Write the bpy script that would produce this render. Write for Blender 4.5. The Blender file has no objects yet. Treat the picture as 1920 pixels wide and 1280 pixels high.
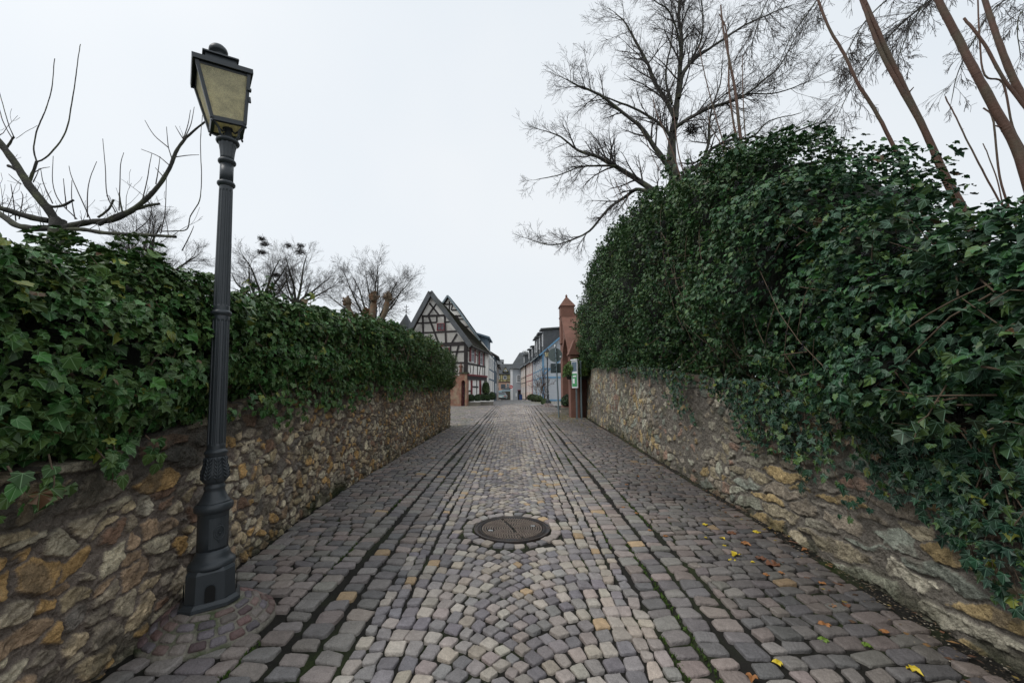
import bpy, bmesh, math, random
import numpy as np
from mathutils import Vector, Matrix, Quaternion
R_=math.radians
SC=bpy.context.scene; COL=SC.collection
# ------------------------------------------------------------------ camera / sky / sun / exposure
H=1.45; F=746.7; TH=math.atan(98/F); CT,ST=math.cos(TH),math.sin(TH)
cd=bpy.data.cameras.new('camera'); cam=bpy.data.objects.new('camera',cd); COL.objects.link(cam)
cd.lens=14.0; cd.sensor_width=36; cd.clip_start=.05; cd.clip_end=3000
cam.location=(0,0,H); cam.rotation_euler=(math.pi/2+TH,0,0); SC.camera=cam
W=bpy.data.worlds.new('World'); SC.world=W; W.use_nodes=True
wn=W.node_tree.nodes; wl=W.node_tree.links; wn.clear()
wo=wn.new('ShaderNodeOutputWorld'); bg=wn.new('ShaderNodeBackground'); bg.inputs[1].default_value=.10
sky=wn.new('ShaderNodeTexSky'); sky.sky_type='NISHITA'; sky.sun_disc=False
sky.sun_elevation=R_(52); sky.sun_rotation=R_(-65); sky.air_density=1.2; sky.dust_density=3
mx=wn.new('ShaderNodeMix'); mx.data_type='RGBA'; mx.inputs[0].default_value=.90
wl.new(sky.outputs[0],mx.inputs[6])
# overcast layer: very soft cloud mottling
tc=wn.new('ShaderNodeTexCoord'); nz=wn.new('ShaderNodeTexNoise'); nz.inputs['Scale'].default_value=1.6; nz.inputs['Detail'].default_value=3
wl.new(tc.outputs['Generated'],nz.inputs['Vector'])
cr=wn.new('ShaderNodeValToRGB'); cr.color_ramp.elements[0].position=.3; cr.color_ramp.elements[0].color=(.82,.885,.945,1)
cr.color_ramp.elements[1].position=.7; cr.color_ramp.elements[1].color=(.91,.945,.975,1)
wl.new(nz.outputs[0],cr.inputs[0])
ml=wn.new('ShaderNodeVectorMath'); ml.operation='SCALE'; ml.inputs['Scale'].default_value=10.2
wl.new(cr.outputs[0],ml.inputs[0]); wl.new(ml.outputs[0],mx.inputs[7])
wl.new(mx.outputs[2],bg.inputs[0]); wl.new(bg.outputs[0],wo.inputs[0])
sd=bpy.data.lights.new('sun','SUN'); so=bpy.data.objects.new('sun',sd); COL.objects.link(so)
sd.energy=1.3; sd.angle=R_(22); sd.color=(1,.97,.93)
so.rotation_euler=(R_(38),0,R_(-65+0)) ; so.location=(0,0,30)
SC.view_settings.view_transform='Standard'; SC.view_settings.look='None'; SC.view_settings.exposure=0; SC.view_settings.gamma=1

# ------------------------------------------------------------------ geometry helpers
_zy=np.arange(-60,400,.5)
_zz=np.interp(_zy,[-60,0,18,24,30,36,42,48,60,80,95,200,400],[-1.26,0,.378,.49,.59,.66,.69,.68,.54,.17,.12,0,0])
_zz=np.convolve(np.pad(_zz,4,'edge'),np.ones(9)/9,'valid')
def zg(y):
    r=np.interp(np.asarray(y,float),_zy,_zz); return r if r.shape else float(r)
def ray(px,py):
    u=(px-960)/F; v=(py-640)/F
    return (u, CT+v*ST, ST-v*CT)
def atY(px,py,Y):
    d=ray(px,py); t=Y/d[1]; return Vector((d[0]*t,Y,H+d[2]*t))
def onground(px,py,z0=0):
    d=ray(px,py); lo,hi=.3,300
    for i in range(50):
        m=(lo+hi)/2
        if H+d[2]/d[1]*m>zg(m)+z0: lo=m
        else: hi=m
    return Vector((d[0]/d[1]*lo,lo,zg(lo)+z0))
def onplane(px,py,O,n):
    d=Vector(ray(px,py)); c=Vector((0,0,H)); t=(Vector(O)-c).dot(n)/d.dot(n); return c+d*t

def _hash(ix,iy,iz,seed):
    h=(ix*374761393+iy*668265263+iz*2147483647+seed*1274126177)&0xFFFFFFFF
    h=((h^(h>>13))*1274126177)&0xFFFFFFFF
    h=((h^(h>>15))*2246822519)&0xFFFFFFFF
    return ((h^(h>>16))&0xFFFFFF)/float(0xFFFFFF)
def vnoise(p,seed=0):
    p=np.asarray(p,float); i=np.floor(p).astype(np.int64); f=p-i; f=f*f*(3-2*f); r=0
    for dx in (0,1):
        wx=f[:,0] if dx else 1-f[:,0]
        for dy in (0,1):
            wy=f[:,1] if dy else 1-f[:,1]
            for dz in (0,1):
                wz=f[:,2] if dz else 1-f[:,2]
                r=r+wx*wy*wz*_hash(i[:,0]+dx,i[:,1]+dy,i[:,2]+dz,seed)
    return r
def fbm(p,oct=4,seed=0):
    a=.5; s=0; t=0; p=np.asarray(p,float)
    for k in range(oct):
        s=s+a*vnoise(p*(2**k),seed+k*7); t+=a; a*=.5
    return s/t
rng=np.random.default_rng(7)
def nrm(a): return a/np.maximum(np.linalg.norm(a,axis=-1,keepdims=True),1e-9)
def sstep(a,b,x):
    t=np.clip((x-a)/(b-a),0,1); return t*t*(3-2*t)

WLOC={}
def obj(name,me,mat=None,parent=None,local=False):
    o=bpy.data.objects.new(name,me); COL.objects.link(o)
    if mat is not None:
        for m in (mat if isinstance(mat,(list,tuple)) else [mat]): me.materials.append(m)
    w=Vector((0,0,0))
    if parent is not None:
        o.parent=parent
        if not local:
            o.location=-WLOC.get(parent.name,Vector((0,0,0)))
        else: w=WLOC.get(parent.name,Vector((0,0,0)))
    WLOC[o.name]=w
    return o
def thing(name,label,cat,loc=(0,0,0),group=None,kind=None):
    o=bpy.data.objects.new(name,None); COL.objects.link(o); o.location=loc; o.empty_display_size=.2
    WLOC[o.name]=Vector(loc); tag(o,label,cat,group,kind); return o
def tag(o,label=None,cat=None,group=None,kind=None):
    if label: o['label']=label
    if cat: o['category']=cat
    if group: o['group']=group
    if kind: o['kind']=kind
    return o
def npmesh(name,V,faces,col=None,vein=None,smooth=False,extra=None):
    """V (n,3); faces: list of (m,k) int arrays"""
    me=bpy.data.meshes.new(name); V=np.asarray(V,np.float32)
    if not isinstance(faces,list): faces=[faces]
    faces=[np.asarray(f,np.int32) for f in faces if len(f)]
    li=np.concatenate([f.ravel() for f in faces]); tot=np.concatenate([np.full(len(f),f.shape[1],np.int32) for f in faces])
    st=np.concatenate([[0],np.cumsum(tot)[:-1]]).astype(np.int32)
    me.vertices.add(len(V)); me.vertices.foreach_set('co',V.ravel())
    me.loops.add(len(li)); me.loops.foreach_set('vertex_index',li.astype(np.int32))
    me.polygons.add(len(tot)); me.polygons.foreach_set('loop_start',st)
    try: me.polygons.foreach_set('loop_total',tot)
    except Exception: pass
    me.polygons.foreach_set('use_smooth',np.full(len(tot),bool(smooth)))
    if col is not None:
        a=me.attributes.new('col','FLOAT_COLOR','POINT'); c=np.ones((len(V),4),np.float32); c[:,:3]=col; a.data.foreach_set('color',c.ravel())
    if vein is not None:
        a=me.attributes.new('vein','FLOAT','POINT'); a.data.foreach_set('value',np.asarray(vein,np.float32))
    me.update(calc_edges=True); me.validate(); return me

class MB:
    """collects simple solids into one mesh"""
    def __init__(s): s.v=[]; s.f=[]; s.sm=[]
    def add(s,vs,fs,smooth=False):
        b=len(s.v); s.v+= [tuple(v) for v in vs]; s.f+=[tuple(i+b for i in f) for f in fs]; s.sm+=[smooth]*len(fs); return s
    def prism(s,poly,vec,smooth=False):
        vec=Vector(vec); p=[Vector(q) for q in poly]; n=len(p)
        vs=p+[q+vec for q in p]
        fs=[tuple(range(n-1,-1,-1)),tuple(range(n,2*n))]+[(i,(i+1)%n,n+(i+1)%n,n+i) for i in range(n)]
        return s.add(vs,fs)
    def box(s,c,x,y,z):
        """c centre; x,y,z half-axis vectors"""
        c,x,y,z=map(Vector,(c,x,y,z))
        vs=[c+x*a+y*b+z*d for d in (-1,1) for b in (-1,1) for a in (-1,1)]
        return s.add(vs,[(0,2,3,1),(4,5,7,6),(0,1,5,4),(2,6,7,3),(0,4,6,2),(1,3,7,5)])
    def abox(s,x0,x1,y0,y1,z0,z1):
        return s.box(((x0+x1)/2,(y0+y1)/2,(z0+z1)/2),((x1-x0)/2,0,0),(0,(y1-y0)/2,0),(0,0,(z1-z0)/2))
    def beam(s,a,b,w,n,t,back=.02):
        a,b,n=Vector(a),Vector(b),Vector(n).normalized(); d=(b-a); L=d.length; d.normalize(); sd=d.cross(n).normalized()
        return s.box((a+b)/2+n*(t-back)/2,d*L/2,sd*w/2,n*(t+back)/2)
    def lathe(s,prof,seg=24,c=(0,0,0),smooth=True,rf=None,caps=True):
        """prof list of (r,z); rf(angle,z)->radius factor"""
        vs=[]; n=len(prof)
        for r,z in prof:
            for k in range(seg):
                a=2*math.pi*k/seg; q=r*(rf(a,z) if rf else 1)
                vs.append((c[0]+q*math.cos(a),c[1]+q*math.sin(a),c[2]+z))
        fs=[(i*seg+k,i*seg+(k+1)%seg,(i+1)*seg+(k+1)%seg,(i+1)*seg+k) for i in range(n-1) for k in range(seg)]
        if caps: fs+=[tuple(range(seg-1,-1,-1)),tuple((n-1)*seg+k for k in range(seg))]
        return s.add(vs,fs,smooth)
    def tube(s,pts,rad,seg=8,smooth=True):
        V,Fq=tubegeo([pts],[rad],seg); return s.add(V.tolist(),Fq.tolist(),smooth)
    def build(s,name,mat,parent=None,local=False,bevel=0):
        me=bpy.data.meshes.new(name); me.from_pydata(s.v,[],s.f); me.update()
        me.polygons.foreach_set('use_smooth',s.sm)
        o=obj(name,me,mat,parent,local)
        if bevel:
            m=o.modifiers.new('bevel','BEVEL'); m.width=bevel; m.segments=2; m.limit_method='ANGLE'
        return o
def tubegeo(polys,rads,seg):
    Vs=[];Fs=[];b=0; ang=np.arange(seg)*2*math.pi/seg; ca,sa=np.cos(ang),np.sin(ang)
    for P,R in zip(polys,rads):
        P=np.asarray(P,float); n=len(P); T=nrm(np.gradient(P,axis=0))
        ref=np.array([0,0,1.]) if abs(T[:,2]).mean()<.8 else np.array([1.,0,0])
        A=nrm(np.cross(T,ref)); B=np.cross(T,A); R=np.broadcast_to(np.asarray(R,float),(n,))
        V=P[:,None]+R[:,None,None]*(ca[None,:,None]*A[:,None]+sa[None,:,None]*B[:,None])
        Vs.append(V.reshape(-1,3)); i=np.arange(n-1)[:,None]*seg; k=np.arange(seg)[None]; k2=(k+1)%seg
        Fs.append(np.stack([i+k,i+k2,i+seg+k2,i+seg+k],-1).reshape(-1,4)+b); b+=n*seg
    return np.concatenate(Vs),np.concatenate(Fs)
class Tubes:
    def __init__(s): s.d={}
    def add(s,P,R,seg): s.d.setdefault(seg,([],[])); s.d[seg][0].append(P); s.d[seg][1].append(R)
    def mesh(s,name):
        Vs=[];Fs=[];b=0
        for seg,(P,R) in s.d.items():
            V,Fq=tubegeo(P,R,seg); Vs.append(V); Fs.append(Fq+b); b+=len(V)
        return npmesh(name,np.concatenate(Vs),[np.concatenate(Fs)],smooth=True)

# ------------------------------------------------------------------ materials
def mat(name,color=(.5,.5,.5),rough=.7,attr=False,var=.15,vscale=8,bump=.0,bscale=30,metal=0,spec=.5,extra=None,speck=0,color2=None,c2scale=2,c2thr=.55):
    m=bpy.data.materials.new(name); m.use_nodes=True; N=m.node_tree.nodes; L=m.node_tree.links
    b=N['Principled BSDF']; b.inputs['Roughness'].default_value=rough; b.inputs['Metallic'].default_value=metal
    b.inputs['Specular IOR Level'].default_value=spec
    t=N.new('ShaderNodeTexCoord')
    if attr:
        a=N.new('ShaderNodeAttribute'); a.attribute_name='col'; src=a.outputs['Color']
    else:
        a=N.new('ShaderNodeRGB'); a.outputs[0].default_value=(*color,1); src=a.outputs[0]
    if color2:
        n2=N.new('ShaderNodeTexNoise'); n2.inputs['Scale'].default_value=c2scale; n2.inputs['Detail'].default_value=6; L.new(t.outputs['Object'],n2.inputs['Vector'])
        r2=N.new('ShaderNodeMapRange'); r2.inputs[1].default_value=c2thr-.08; r2.inputs[2].default_value=c2thr+.08; L.new(n2.outputs[0],r2.inputs[0])
        m2=N.new('ShaderNodeMix'); m2.data_type='RGBA'; L.new(r2.outputs[0],m2.inputs[0]); L.new(src,m2.inputs[6]); m2.inputs[7].default_value=(*color2,1); src=m2.outputs[2]
    if var:
        n=N.new('ShaderNodeTexNoise'); n.inputs['Scale'].default_value=vscale; n.inputs['Detail'].default_value=8; n.inputs['Roughness'].default_value=.65
        L.new(t.outputs['Object'],n.inputs['Vector'])
        r=N.new('ShaderNodeMapRange'); r.inputs[1].default_value=.25; r.inputs[2].default_value=.75; r.inputs[3].default_value=1-var; r.inputs[4].default_value=1+var
        L.new(n.outputs[0],r.inputs[0])
        v=N.new('ShaderNodeVectorMath'); v.operation='SCALE'; L.new(src,v.inputs[0]); L.new(r.outputs[0],v.inputs['Scale']); src=v.outputs[0]
    if speck:
        n=N.new('ShaderNodeTexNoise'); n.inputs['Scale'].default_value=260; n.inputs['Detail'].default_value=2; L.new(t.outputs['Object'],n.inputs['Vector'])
        r=N.new('ShaderNodeMapRange'); r.inputs[1].default_value=.3; r.inputs[2].default_value=.7; r.inputs[3].default_value=1-speck; r.inputs[4].default_value=1+speck; L.new(n.outputs[0],r.inputs[0])
        v=N.new('ShaderNodeVectorMath'); v.operation='SCALE'; L.new(src,v.inputs[0]); L.new(r.outputs[0],v.inputs['Scale']); src=v.outputs[0]
    L.new(src,b.inputs['Base Color'])
    if bump:
        n=N.new('ShaderNodeTexNoise'); n.inputs['Scale'].default_value=bscale; n.inputs['Detail'].default_value=6; L.new(t.outputs['Object'],n.inputs['Vector'])
        bp=N.new('ShaderNodeBump'); bp.inputs['Strength'].default_value=bump; bp.inputs['Distance'].default_value=.02; L.new(n.outputs[0],bp.inputs['Height']); L.new(bp.outputs[0],b.inputs['Normal'])
    m['src']=1
    return m
def leafmat(name,rough=.44,vein=(.25,.4,.2),veinw=.06,amount=.6):
    m=mat(name,attr=True,rough=rough,var=.12,vscale=30); N=m.node_tree.nodes; L=m.node_tree.links; b=N['Principled BSDF']
    src=b.inputs['Base Color'].links[0].from_socket
    a=N.new('ShaderNodeAttribute'); a.attribute_name='vein'
    r=N.new('ShaderNodeMapRange'); r.inputs[1].default_value=1-veinw*1.6; r.inputs[2].default_value=1-veinw*.6; r.inputs[4].default_value=amount; L.new(a.outputs['Fac'],r.inputs[0])
    x=N.new('ShaderNodeMix'); x.data_type='RGBA'; L.new(r.outputs[0],x.inputs[0]); L.new(src,x.inputs[6]); x.inputs[7].default_value=(*vein,1); L.new(x.outputs[2],b.inputs['Base Color'])
    b.inputs['Specular IOR Level'].default_value=.34
    return m
M={}
M['cobble']=mat('cobblestone',attr=True,rough=.62,var=.22,vscale=22,bump=.55,bscale=60,speck=.22,spec=.40)
M['joint']=mat('joint_soil',(.020,.018,.014),.85,var=.5,vscale=60,bump=.9,bscale=200,color2=(.035,.05,.012),c2scale=1.6,c2thr=.58,spec=.3)
M['wallstone']=mat('rubble_stone',attr=True,rough=.9,var=.42,vscale=32,bump=1.0,bscale=75,speck=.25,spec=.22)
M['iron']=mat('painted_iron',(.034,.041,.047),.40,var=.12,vscale=14,bump=.06,bscale=140,spec=.5)
M['ironbrown']=mat('rusty_cast_iron',(.065,.050,.042),.5,var=.35,vscale=30,bump=.3,bscale=120,metal=.35,color2=(.05,.05,.055),c2scale=9)
M['bark']=mat('dark_bark',(.032,.030,.025),.85,var=.35,vscale=14,bump=.6,bscale=50,color2=(.07,.075,.04),c2scale=5)
M['bark2']=mat('twig_bark',(.05,.042,.038),.8,var=.2,vscale=10)
M['shoot']=mat('brown_shoot_bark',(.095,.046,.028),.7,var=.25,vscale=14,bump=.25,bscale=40,color2=(.08,.06,.035),c2scale=3)
M['pollard']=mat('pollard_bark',(.13,.095,.06),.85,var=.35,vscale=9,bump=.8,bscale=25,color2=(.15,.07,.03),c2scale=4)
M['ivy']=leafmat('ivy_leaf')
M['ivyr']=leafmat('ivy_leaf_veined',vein=(.20,.34,.24),veinw=.07,amount=.55)
M['core']=mat('ivy_shade_core',(.010,.014,.007),.9,var=.5,vscale=12,bump=1,bscale=30)  # near-black stands in for the shade inside the foliage
M['stem']=mat('ivy_stem',(.12,.085,.055),.8,var=.3,vscale=20)
M['berry']=mat('ivy_berry',(.012,.010,.016),.5,var=.3)

# ------------------------------------------------------------------ wall lines
LWp=np.array([(1.0,-1.93),(2.15,-2.05),(2.7,-2.11),(3.43,-2.22),(4.5,-2.31),(6,-2.37),(8.1,-2.34),(11,-2.29),(14.3,-2.2)])
RWp=np.array([(1.0,2.5),(2.3,2.58),(3.8,2.68),(5.2,2.76),(7.85,2.87),(11.6,3.12),(15.2,3.24),(17.6,3.40),(19.8,3.46),(24,3.6)])
def xl(y): return np.interp(y,LWp[:,0],LWp[:,1])
def xr(y): return np.interp(y,RWp[:,0],RWp[:,1])
def ltop(y): return np.interp(y,[1,2.1,2.7,3.8,5.4,8,14.5],[.98,1.04,1.12,1.34,1.44,1.50,1.56])+.06
def rtop(y): return np.interp(y,[1,3.8,5.8,8.5,15.5,24],[1.15,1.33,1.50,1.76,2.08,2.2])+.05

# ------------------------------------------------------------------ ground
def ground():
    ys=np.concatenate([np.linspace(-40,1,12),np.linspace(2,100,197),[130,200,400,900]]); xs=np.concatenate([[-900,-200,-60],np.linspace(-20,20,41),[60,200,900]])
    X,Y=np.meshgrid(xs,ys); Z=zg(Y)-.009
    V=np.stack([X,Y,Z],-1).reshape(-1,3); nx=len(xs); i=np.arange(len(ys)-1)[:,None]*nx+np.arange(nx-1)[None]
    Fq=np.stack([i,i+1,i+nx+1,i+nx],-1).reshape(-1,4)
    return tag(obj('ground',npmesh('ground',V,[Fq],smooth=True),M['joint']),kind='structure')
ground()
# --- cobbles: vectorised rounded stones from quads (N,4,2)
PAL=np.array([(.185,.178,.19),(.25,.242,.235),(.30,.275,.25),(.34,.31,.26),(.215,.208,.208),(.37,.35,.31),(.165,.158,.168),(.275,.245,.23)])
PAL=PAL*np.array([1.02,.985,.955])
PALB=np.array([.92,.915,.90])*np.array([(.265,.228,.21),(.235,.215,.207),(.30,.255,.23),(.20,.19,.187),(.26,.245,.225),(.175,.167,.167)])
def stones(name,Q,pal,K,rings,h=.02,seed=1,ochre=.03,tiltamp=.004,dirt_shade=None):
    r=np.random.default_rng(seed); N=len(Q); Q=np.asarray(Q,float)
    th=(np.arange(K)+.5)*2*math.pi/K; e=.34
    U=np.stack([np.sign(np.cos(th))*np.abs(np.cos(th))**e,np.sign(np.sin(th))*np.abs(np.sin(th))**e],-1)
    size=np.sqrt(np.linalg.norm(Q[:,1]-Q[:,0],axis=1)*np.linalg.norm(Q[:,3]-Q[:,0],axis=1))
    tilt=r.normal(0,tiltamp/.1,(N,2)); zo=r.normal(0,.003,N); wob=1+r.normal(0,.055,(N,K))
    Vs=[]; Cs=[]
    base=pal[r.integers(0,len(pal),N)]*r.uniform(.82,1.15,(N,1))*(1+r.normal(0,.014,(N,3)))*np.array([1.0,.985,.985])
    oc=r.random(N)<ochre; base[oc]=np.array([.40,.285,.17])*r.uniform(.8,1.1,(oc.sum(),1))
    cxy=Q.mean(1)
    if dirt_shade is not None: base=dirt_shade(cxy,base)
    def bil(u,v):
        a=(1-u)*(1-v)/4; b=(1+u)*(1-v)/4; c=(1+u)*(1+v)/4; d=(1-u)*(1+v)/4
        return a[...,None]*Q[:,None,0]+b[...,None]*Q[:,None,1]+c[...,None]*Q[:,None,2]+d[...,None]*Q[:,None,3]
    cen=bil(np.zeros((N,1)),np.zeros((N,1)))
    def zz(xy,hh): 
        d=xy-cxy[:,None]; return zg(xy[...,1])+hh+zo[:,None]+(d*tilt[:,None]).sum(-1)
    P=np.concatenate([cen,zz(cen,h*1.0+.0012)[...,None]],-1); Vs.append(P); Cs.append(np.repeat(base[:,None],1,1))
    for (rr,hh,dk) in rings:
        w=wob if rr>.5 else 1+(wob-1)*.5
        xy=bil(U[None,:,0]*rr*w,U[None,:,1]*rr*w)
        z=zz(xy,h*hh)+(r.normal(0,.0016,(N,K)) if K>8 else 0)
        Vs.append(np.concatenate([xy,z[...,None]],-1)); Cs.append(np.repeat(base[:,None]*dk,K,1))
    V=np.concatenate(Vs,1); C=np.concatenate(Cs,1); nv=V.shape[1]
    k=np.arange(K); k2=(k+1)%K
    tri=np.stack([np.zeros(K,int),1+k,1+k2],-1)
    q=[np.stack([1+a*K+k,1+(a+1)*K+k,1+(a+1)*K+k2,1+a*K+k2],-1) for a in range(len(rings)-1)]
    q=np.concatenate(q); off=(np.arange(N)*nv)[:,None,None]
    return V.reshape(-1,3),(tri[None]+off).reshape(-1,3),(q[None]+off).reshape(-1,4),C.reshape(-1,3)
NEAR=(12,[(.78,1.0,1),(.945,.86,1),(.99,.40,1),(1.0,-2.4,1)]); FAR=(8,[(.84,1.0,1),(.97,.6,1),(1.0,-2.4,1)])
Qc=[];Qb=[]   # arcs/border; big side stones
rr_=random.Random(5)
MHC=(0.0,4.27); MHR=.385; MND=(-1.80,2.66)
def quad(cx,cy,ang,w,h,j=.006):
    c,s=math.cos(ang),math.sin(ang); o=[]
    for a,b in ((-1,-1),(1,-1),(1,1),(-1,1)):
        x=a*w/2+rr_.gauss(0,j); y=b*h/2+rr_.gauss(0,j); o.append((cx+x*c-y*s,cy+x*s+y*c))
    return o
def blocked(x,y,m=.04):
    return math.hypot(x-MHC[0],y-MHC[1])<MHR+.115+m or math.hypot((x-MND[0]),(y-MND[1])*1.0)<.30
hw=.70; Rr=.93; s_=.118; phm=math.asin(hw/Rr)
def gx(x,y):  # right side widens a little with distance
    return x*(1+.012*(max(y,0)-4)) if x>0 else x*(1-.005*(max(y,0)-4))
for i in range(int(32/s_)):
    yb=1.0+i*s_
    for sd_ in (-1,1):
        own=(i%2==0)==(sd_<0)
        L=Rr*phm+(.043 if own else -.043); n=max(5,round(L/.096)); ws=[(1.12-.28*k/n)*rr_.uniform(.86,1.14) for k in range(n)]; t=sum(ws); a=0
        for w in ws:
            w=w/t*L; ph=(a+w/2)/Rr; a+=w; d=Rr*math.sin(ph); x=(hw-d); y=yb-(Rr-Rr*math.cos(ph)) 
            if sd_<0: X=-x; ang=-ph
            else: X=x; ang=ph
            X2=gx(X,y)
            if blocked(X2,y): continue
            Qc.append(quad(X2,y+rr_.gauss(0,.003),ang,(w-.0135)*(X2/X if abs(X)>.05 else 1),s_*math.cos(ph)-.0145,.0042))
# columns
def column(x,w,l,y0,y1,dst,gap=.015,ang=0,j=.007,skip=0):
    y=y0+rr_.random()*l
    while y<y1:
        ll=l*rr_.uniform(.8,1.2); yy=y+ll/2; y+=ll
        X=gx(x,yy)+.012*math.sin(yy*1.3+x*9)
        if blocked(X,yy) or rr_.random()<skip: continue
        dst.append(quad(X,yy,ang+rr_.gauss(0,.03),(w-gap)*(abs(X/x)),ll-gap,j))
for sd_ in (-1,1):
    column(sd_*.748,.092,.105,1,32,Qc); column(sd_*.842,.092,.105,1,32,Qc)
    column(sd_*.968,.155,.128,1,30,Qb,ang=sd_*.10); 
    column(sd_*1.135,.150,.125,1,30,Qb,gap=.016,skip=0); column(sd_*1.33,.165,.125,1,30,Qb,gap=.018,skip=0)
# ring about the manhole
n=27
for k in range(n):
    a=2*math.pi*(k+rr_.uniform(-.1,.1))/n; r=MHR+.012+.05; Qc.append(quad(MHC[0]+r*math.cos(a),MHC[1]+r*math.sin(a),a+math.pi/2,2*math.pi*r/n-.010,.096,.004))
# filler stones around the ring
for k in range(34):
    a=2*math.pi*k/34; r=MHR+.155
    x,y=MHC[0]+r*math.cos(a),MHC[1]+r*math.sin(a)
# courses to the walls
def courses(x0f,x1f,y0,y1,dst,wm,hm,gap=.016,ang=0.0,j=.007):
    y=y0
    while y<y1:
        h=hm*rr_.uniform(.88,1.12); yc=y+h/2; y+=h
        xa=x0f(yc); xb=x1f(yc); n_=max(1,round((xb-xa)/wm)); ws_=[rr_.uniform(.7,1.3) for _ in range(n_)]; ws_[0]*=rr_.uniform(.5,1.2); ts_=sum(ws_); x=xa
        for w in ws_:
            w=w/ts_*(xb-xa); xc=x+w/2; x+=w
            yy=yc+.02*math.sin(xc*2.1+yc*.7)+ang*(xc-xa)
            if blocked(xc,yy): continue
            dst.append(quad(xc,yy,ang+rr_.gauss(0,.03),w-gap,h-gap,j))
courses(lambda y:xl(y)+.04,lambda y:gx(-1.42,y)-.012,1.0,14.35,Qb,.142,.112,ang=-.05)
courses(lambda y:gx(1.42,y)+.012,lambda y:xr(y)-.13,1.0,18,Qb,.142,.114,gap=.019,ang=.05,j=.009)
courses(lambda y:-9.5,lambda y:gx(-1.42,y)-.012,14.4,33,Qb,.17,.14,gap=.014)
courses(lambda y:gx(1.42,y)+.012,lambda y:2.75+.02*(y-18),18,31,Qb,.16,.13)
def dirt_c(c,b):
    n=fbm(np.stack([c[:,0]*1.2,c[:,1]*.8,c[:,0]*0],-1),3,5)[:,None]; return b*(.78+.62*n)
def dirt_shade_b(c,b):
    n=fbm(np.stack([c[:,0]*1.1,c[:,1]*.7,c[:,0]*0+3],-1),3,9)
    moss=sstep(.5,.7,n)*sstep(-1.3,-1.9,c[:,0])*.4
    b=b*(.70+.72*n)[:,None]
    b=b*(1-.42*sstep(1.2,2.5,c[:,0]))[:,None]  # darker rightward: damp dirt plus the ivy mound's shade painted in
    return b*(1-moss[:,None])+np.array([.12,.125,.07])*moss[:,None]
Vs=[];T3=[];T4=[];Cs=[];off=0
for Q,pal,sd_,oc,df in ((Qc,PAL,3,.035,dirt_c),(Qb,PALB,4,.010,dirt_shade_b)):
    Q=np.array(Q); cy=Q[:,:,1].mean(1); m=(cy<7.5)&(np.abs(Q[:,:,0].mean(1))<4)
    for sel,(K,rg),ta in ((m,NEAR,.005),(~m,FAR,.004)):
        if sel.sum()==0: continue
        V,a,b,C=stones('s',Q[sel],pal,K,rg,h=.009 if pal is PAL else .012,seed=sd_+int(sel[0]),ochre=oc,tiltamp=ta,dirt_shade=df)
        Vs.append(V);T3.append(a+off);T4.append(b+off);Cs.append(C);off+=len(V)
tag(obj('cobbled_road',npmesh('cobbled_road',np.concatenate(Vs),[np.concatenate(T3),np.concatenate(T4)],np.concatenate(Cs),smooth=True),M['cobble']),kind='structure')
# far street: one paved sheet with small setts in its material
def far_mat():
    m=mat('distant_setts',(.24,.225,.215),.7,var=.15,vscale=.6,bump=0); N=m.node_tree.nodes; L=m.node_tree.links; b=N['Principled BSDF']
    src=b.inputs['Base Color'].links[0].from_socket; t=N.new('ShaderNodeTexCoord'); v=N.new('ShaderNodeTexVoronoi'); v.inputs['Scale'].default_value=6.5; v.inputs['Randomness'].default_value=.55
    L.new(t.outputs['Object'],v.inputs['Vector']); h=N.new('ShaderNodeSeparateColor'); L.new(v.outputs['Color'],h.inputs[0])
    r=N.new('ShaderNodeMapRange'); r.inputs[3].default_value=.55; r.inputs[4].default_value=1.3; L.new(h.outputs[0],r.inputs[0])
    s=N.new('ShaderNodeVectorMath'); s.operation='SCALE'; L.new(src,s.inputs[0]); L.new(r.outputs[0],s.inputs['Scale'])
    L.new(s.outputs[0],b.inputs['Base Color']); return m
def sheet(name,x0,x1,y0,y1,dz,m,n=60):
    ys=np.linspace(y0,y1,n); V=[];
    for y in ys: V+=[(x0,y,zg(y)+dz),(x1,y,zg(y)+dz)]
    i=np.arange(n-1)*2; return tag(obj(name,npmesh(name,np.array(V),[np.stack([i,i+1,i+3,i+2],-1)],smooth=True),m),kind='structure')
M['far']=far_mat()
sheet('street',-14,12,29.6,135,.002,M['far'],200)

# ------------------------------------------------------------------ rubble walls
def voro(u,v,cw,ch,seed,jit=.42):
    """weighted jittered-grid cells: returns id-hash, edge distance, centre vector"""
    gi=np.floor(u/cw).astype(np.int64); gj=np.floor(v/ch).astype(np.int64)
    B1=np.full(u.shape,1e9);B2=np.full(u.shape,1e9); id_=np.zeros(u.shape,np.int64); dx_=np.zeros(u.shape); dy_=np.zeros(u.shape); sec=np.zeros(u.shape,np.int64)
    for di in (-2,-1,0,1,2):
        for dj in (-2,-1,0,1,2):
            ci=gi+di; cj=gj+dj; z=ci*0
            hx=_hash(ci,cj,z,seed); hy=_hash(ci,cj,z+1,seed); hz=_hash(ci,cj,z+2,seed)
            x=(ci+.5+(hx-.5)*2*jit+.5*(cj%2)); y=(cj+.5+(hy-.5)*2*jit)
            ddx=u/cw-x; ddy=v/ch-y
            d=np.sqrt(ddx**2+ddy**2)-(hz**2)*.55
            nid=ci*7919+cj*104729
            c1=d<B1; B2=np.where(c1,B1,np.minimum(B2,d)); B1=np.where(c1,d,B1)
            id_=np.where(c1,nid,id_); dx_=np.where(c1,ddx,dx_); dy_=np.where(c1,ddy,dy_)
    return id_,B2-B1,dx_,dy_
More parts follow.
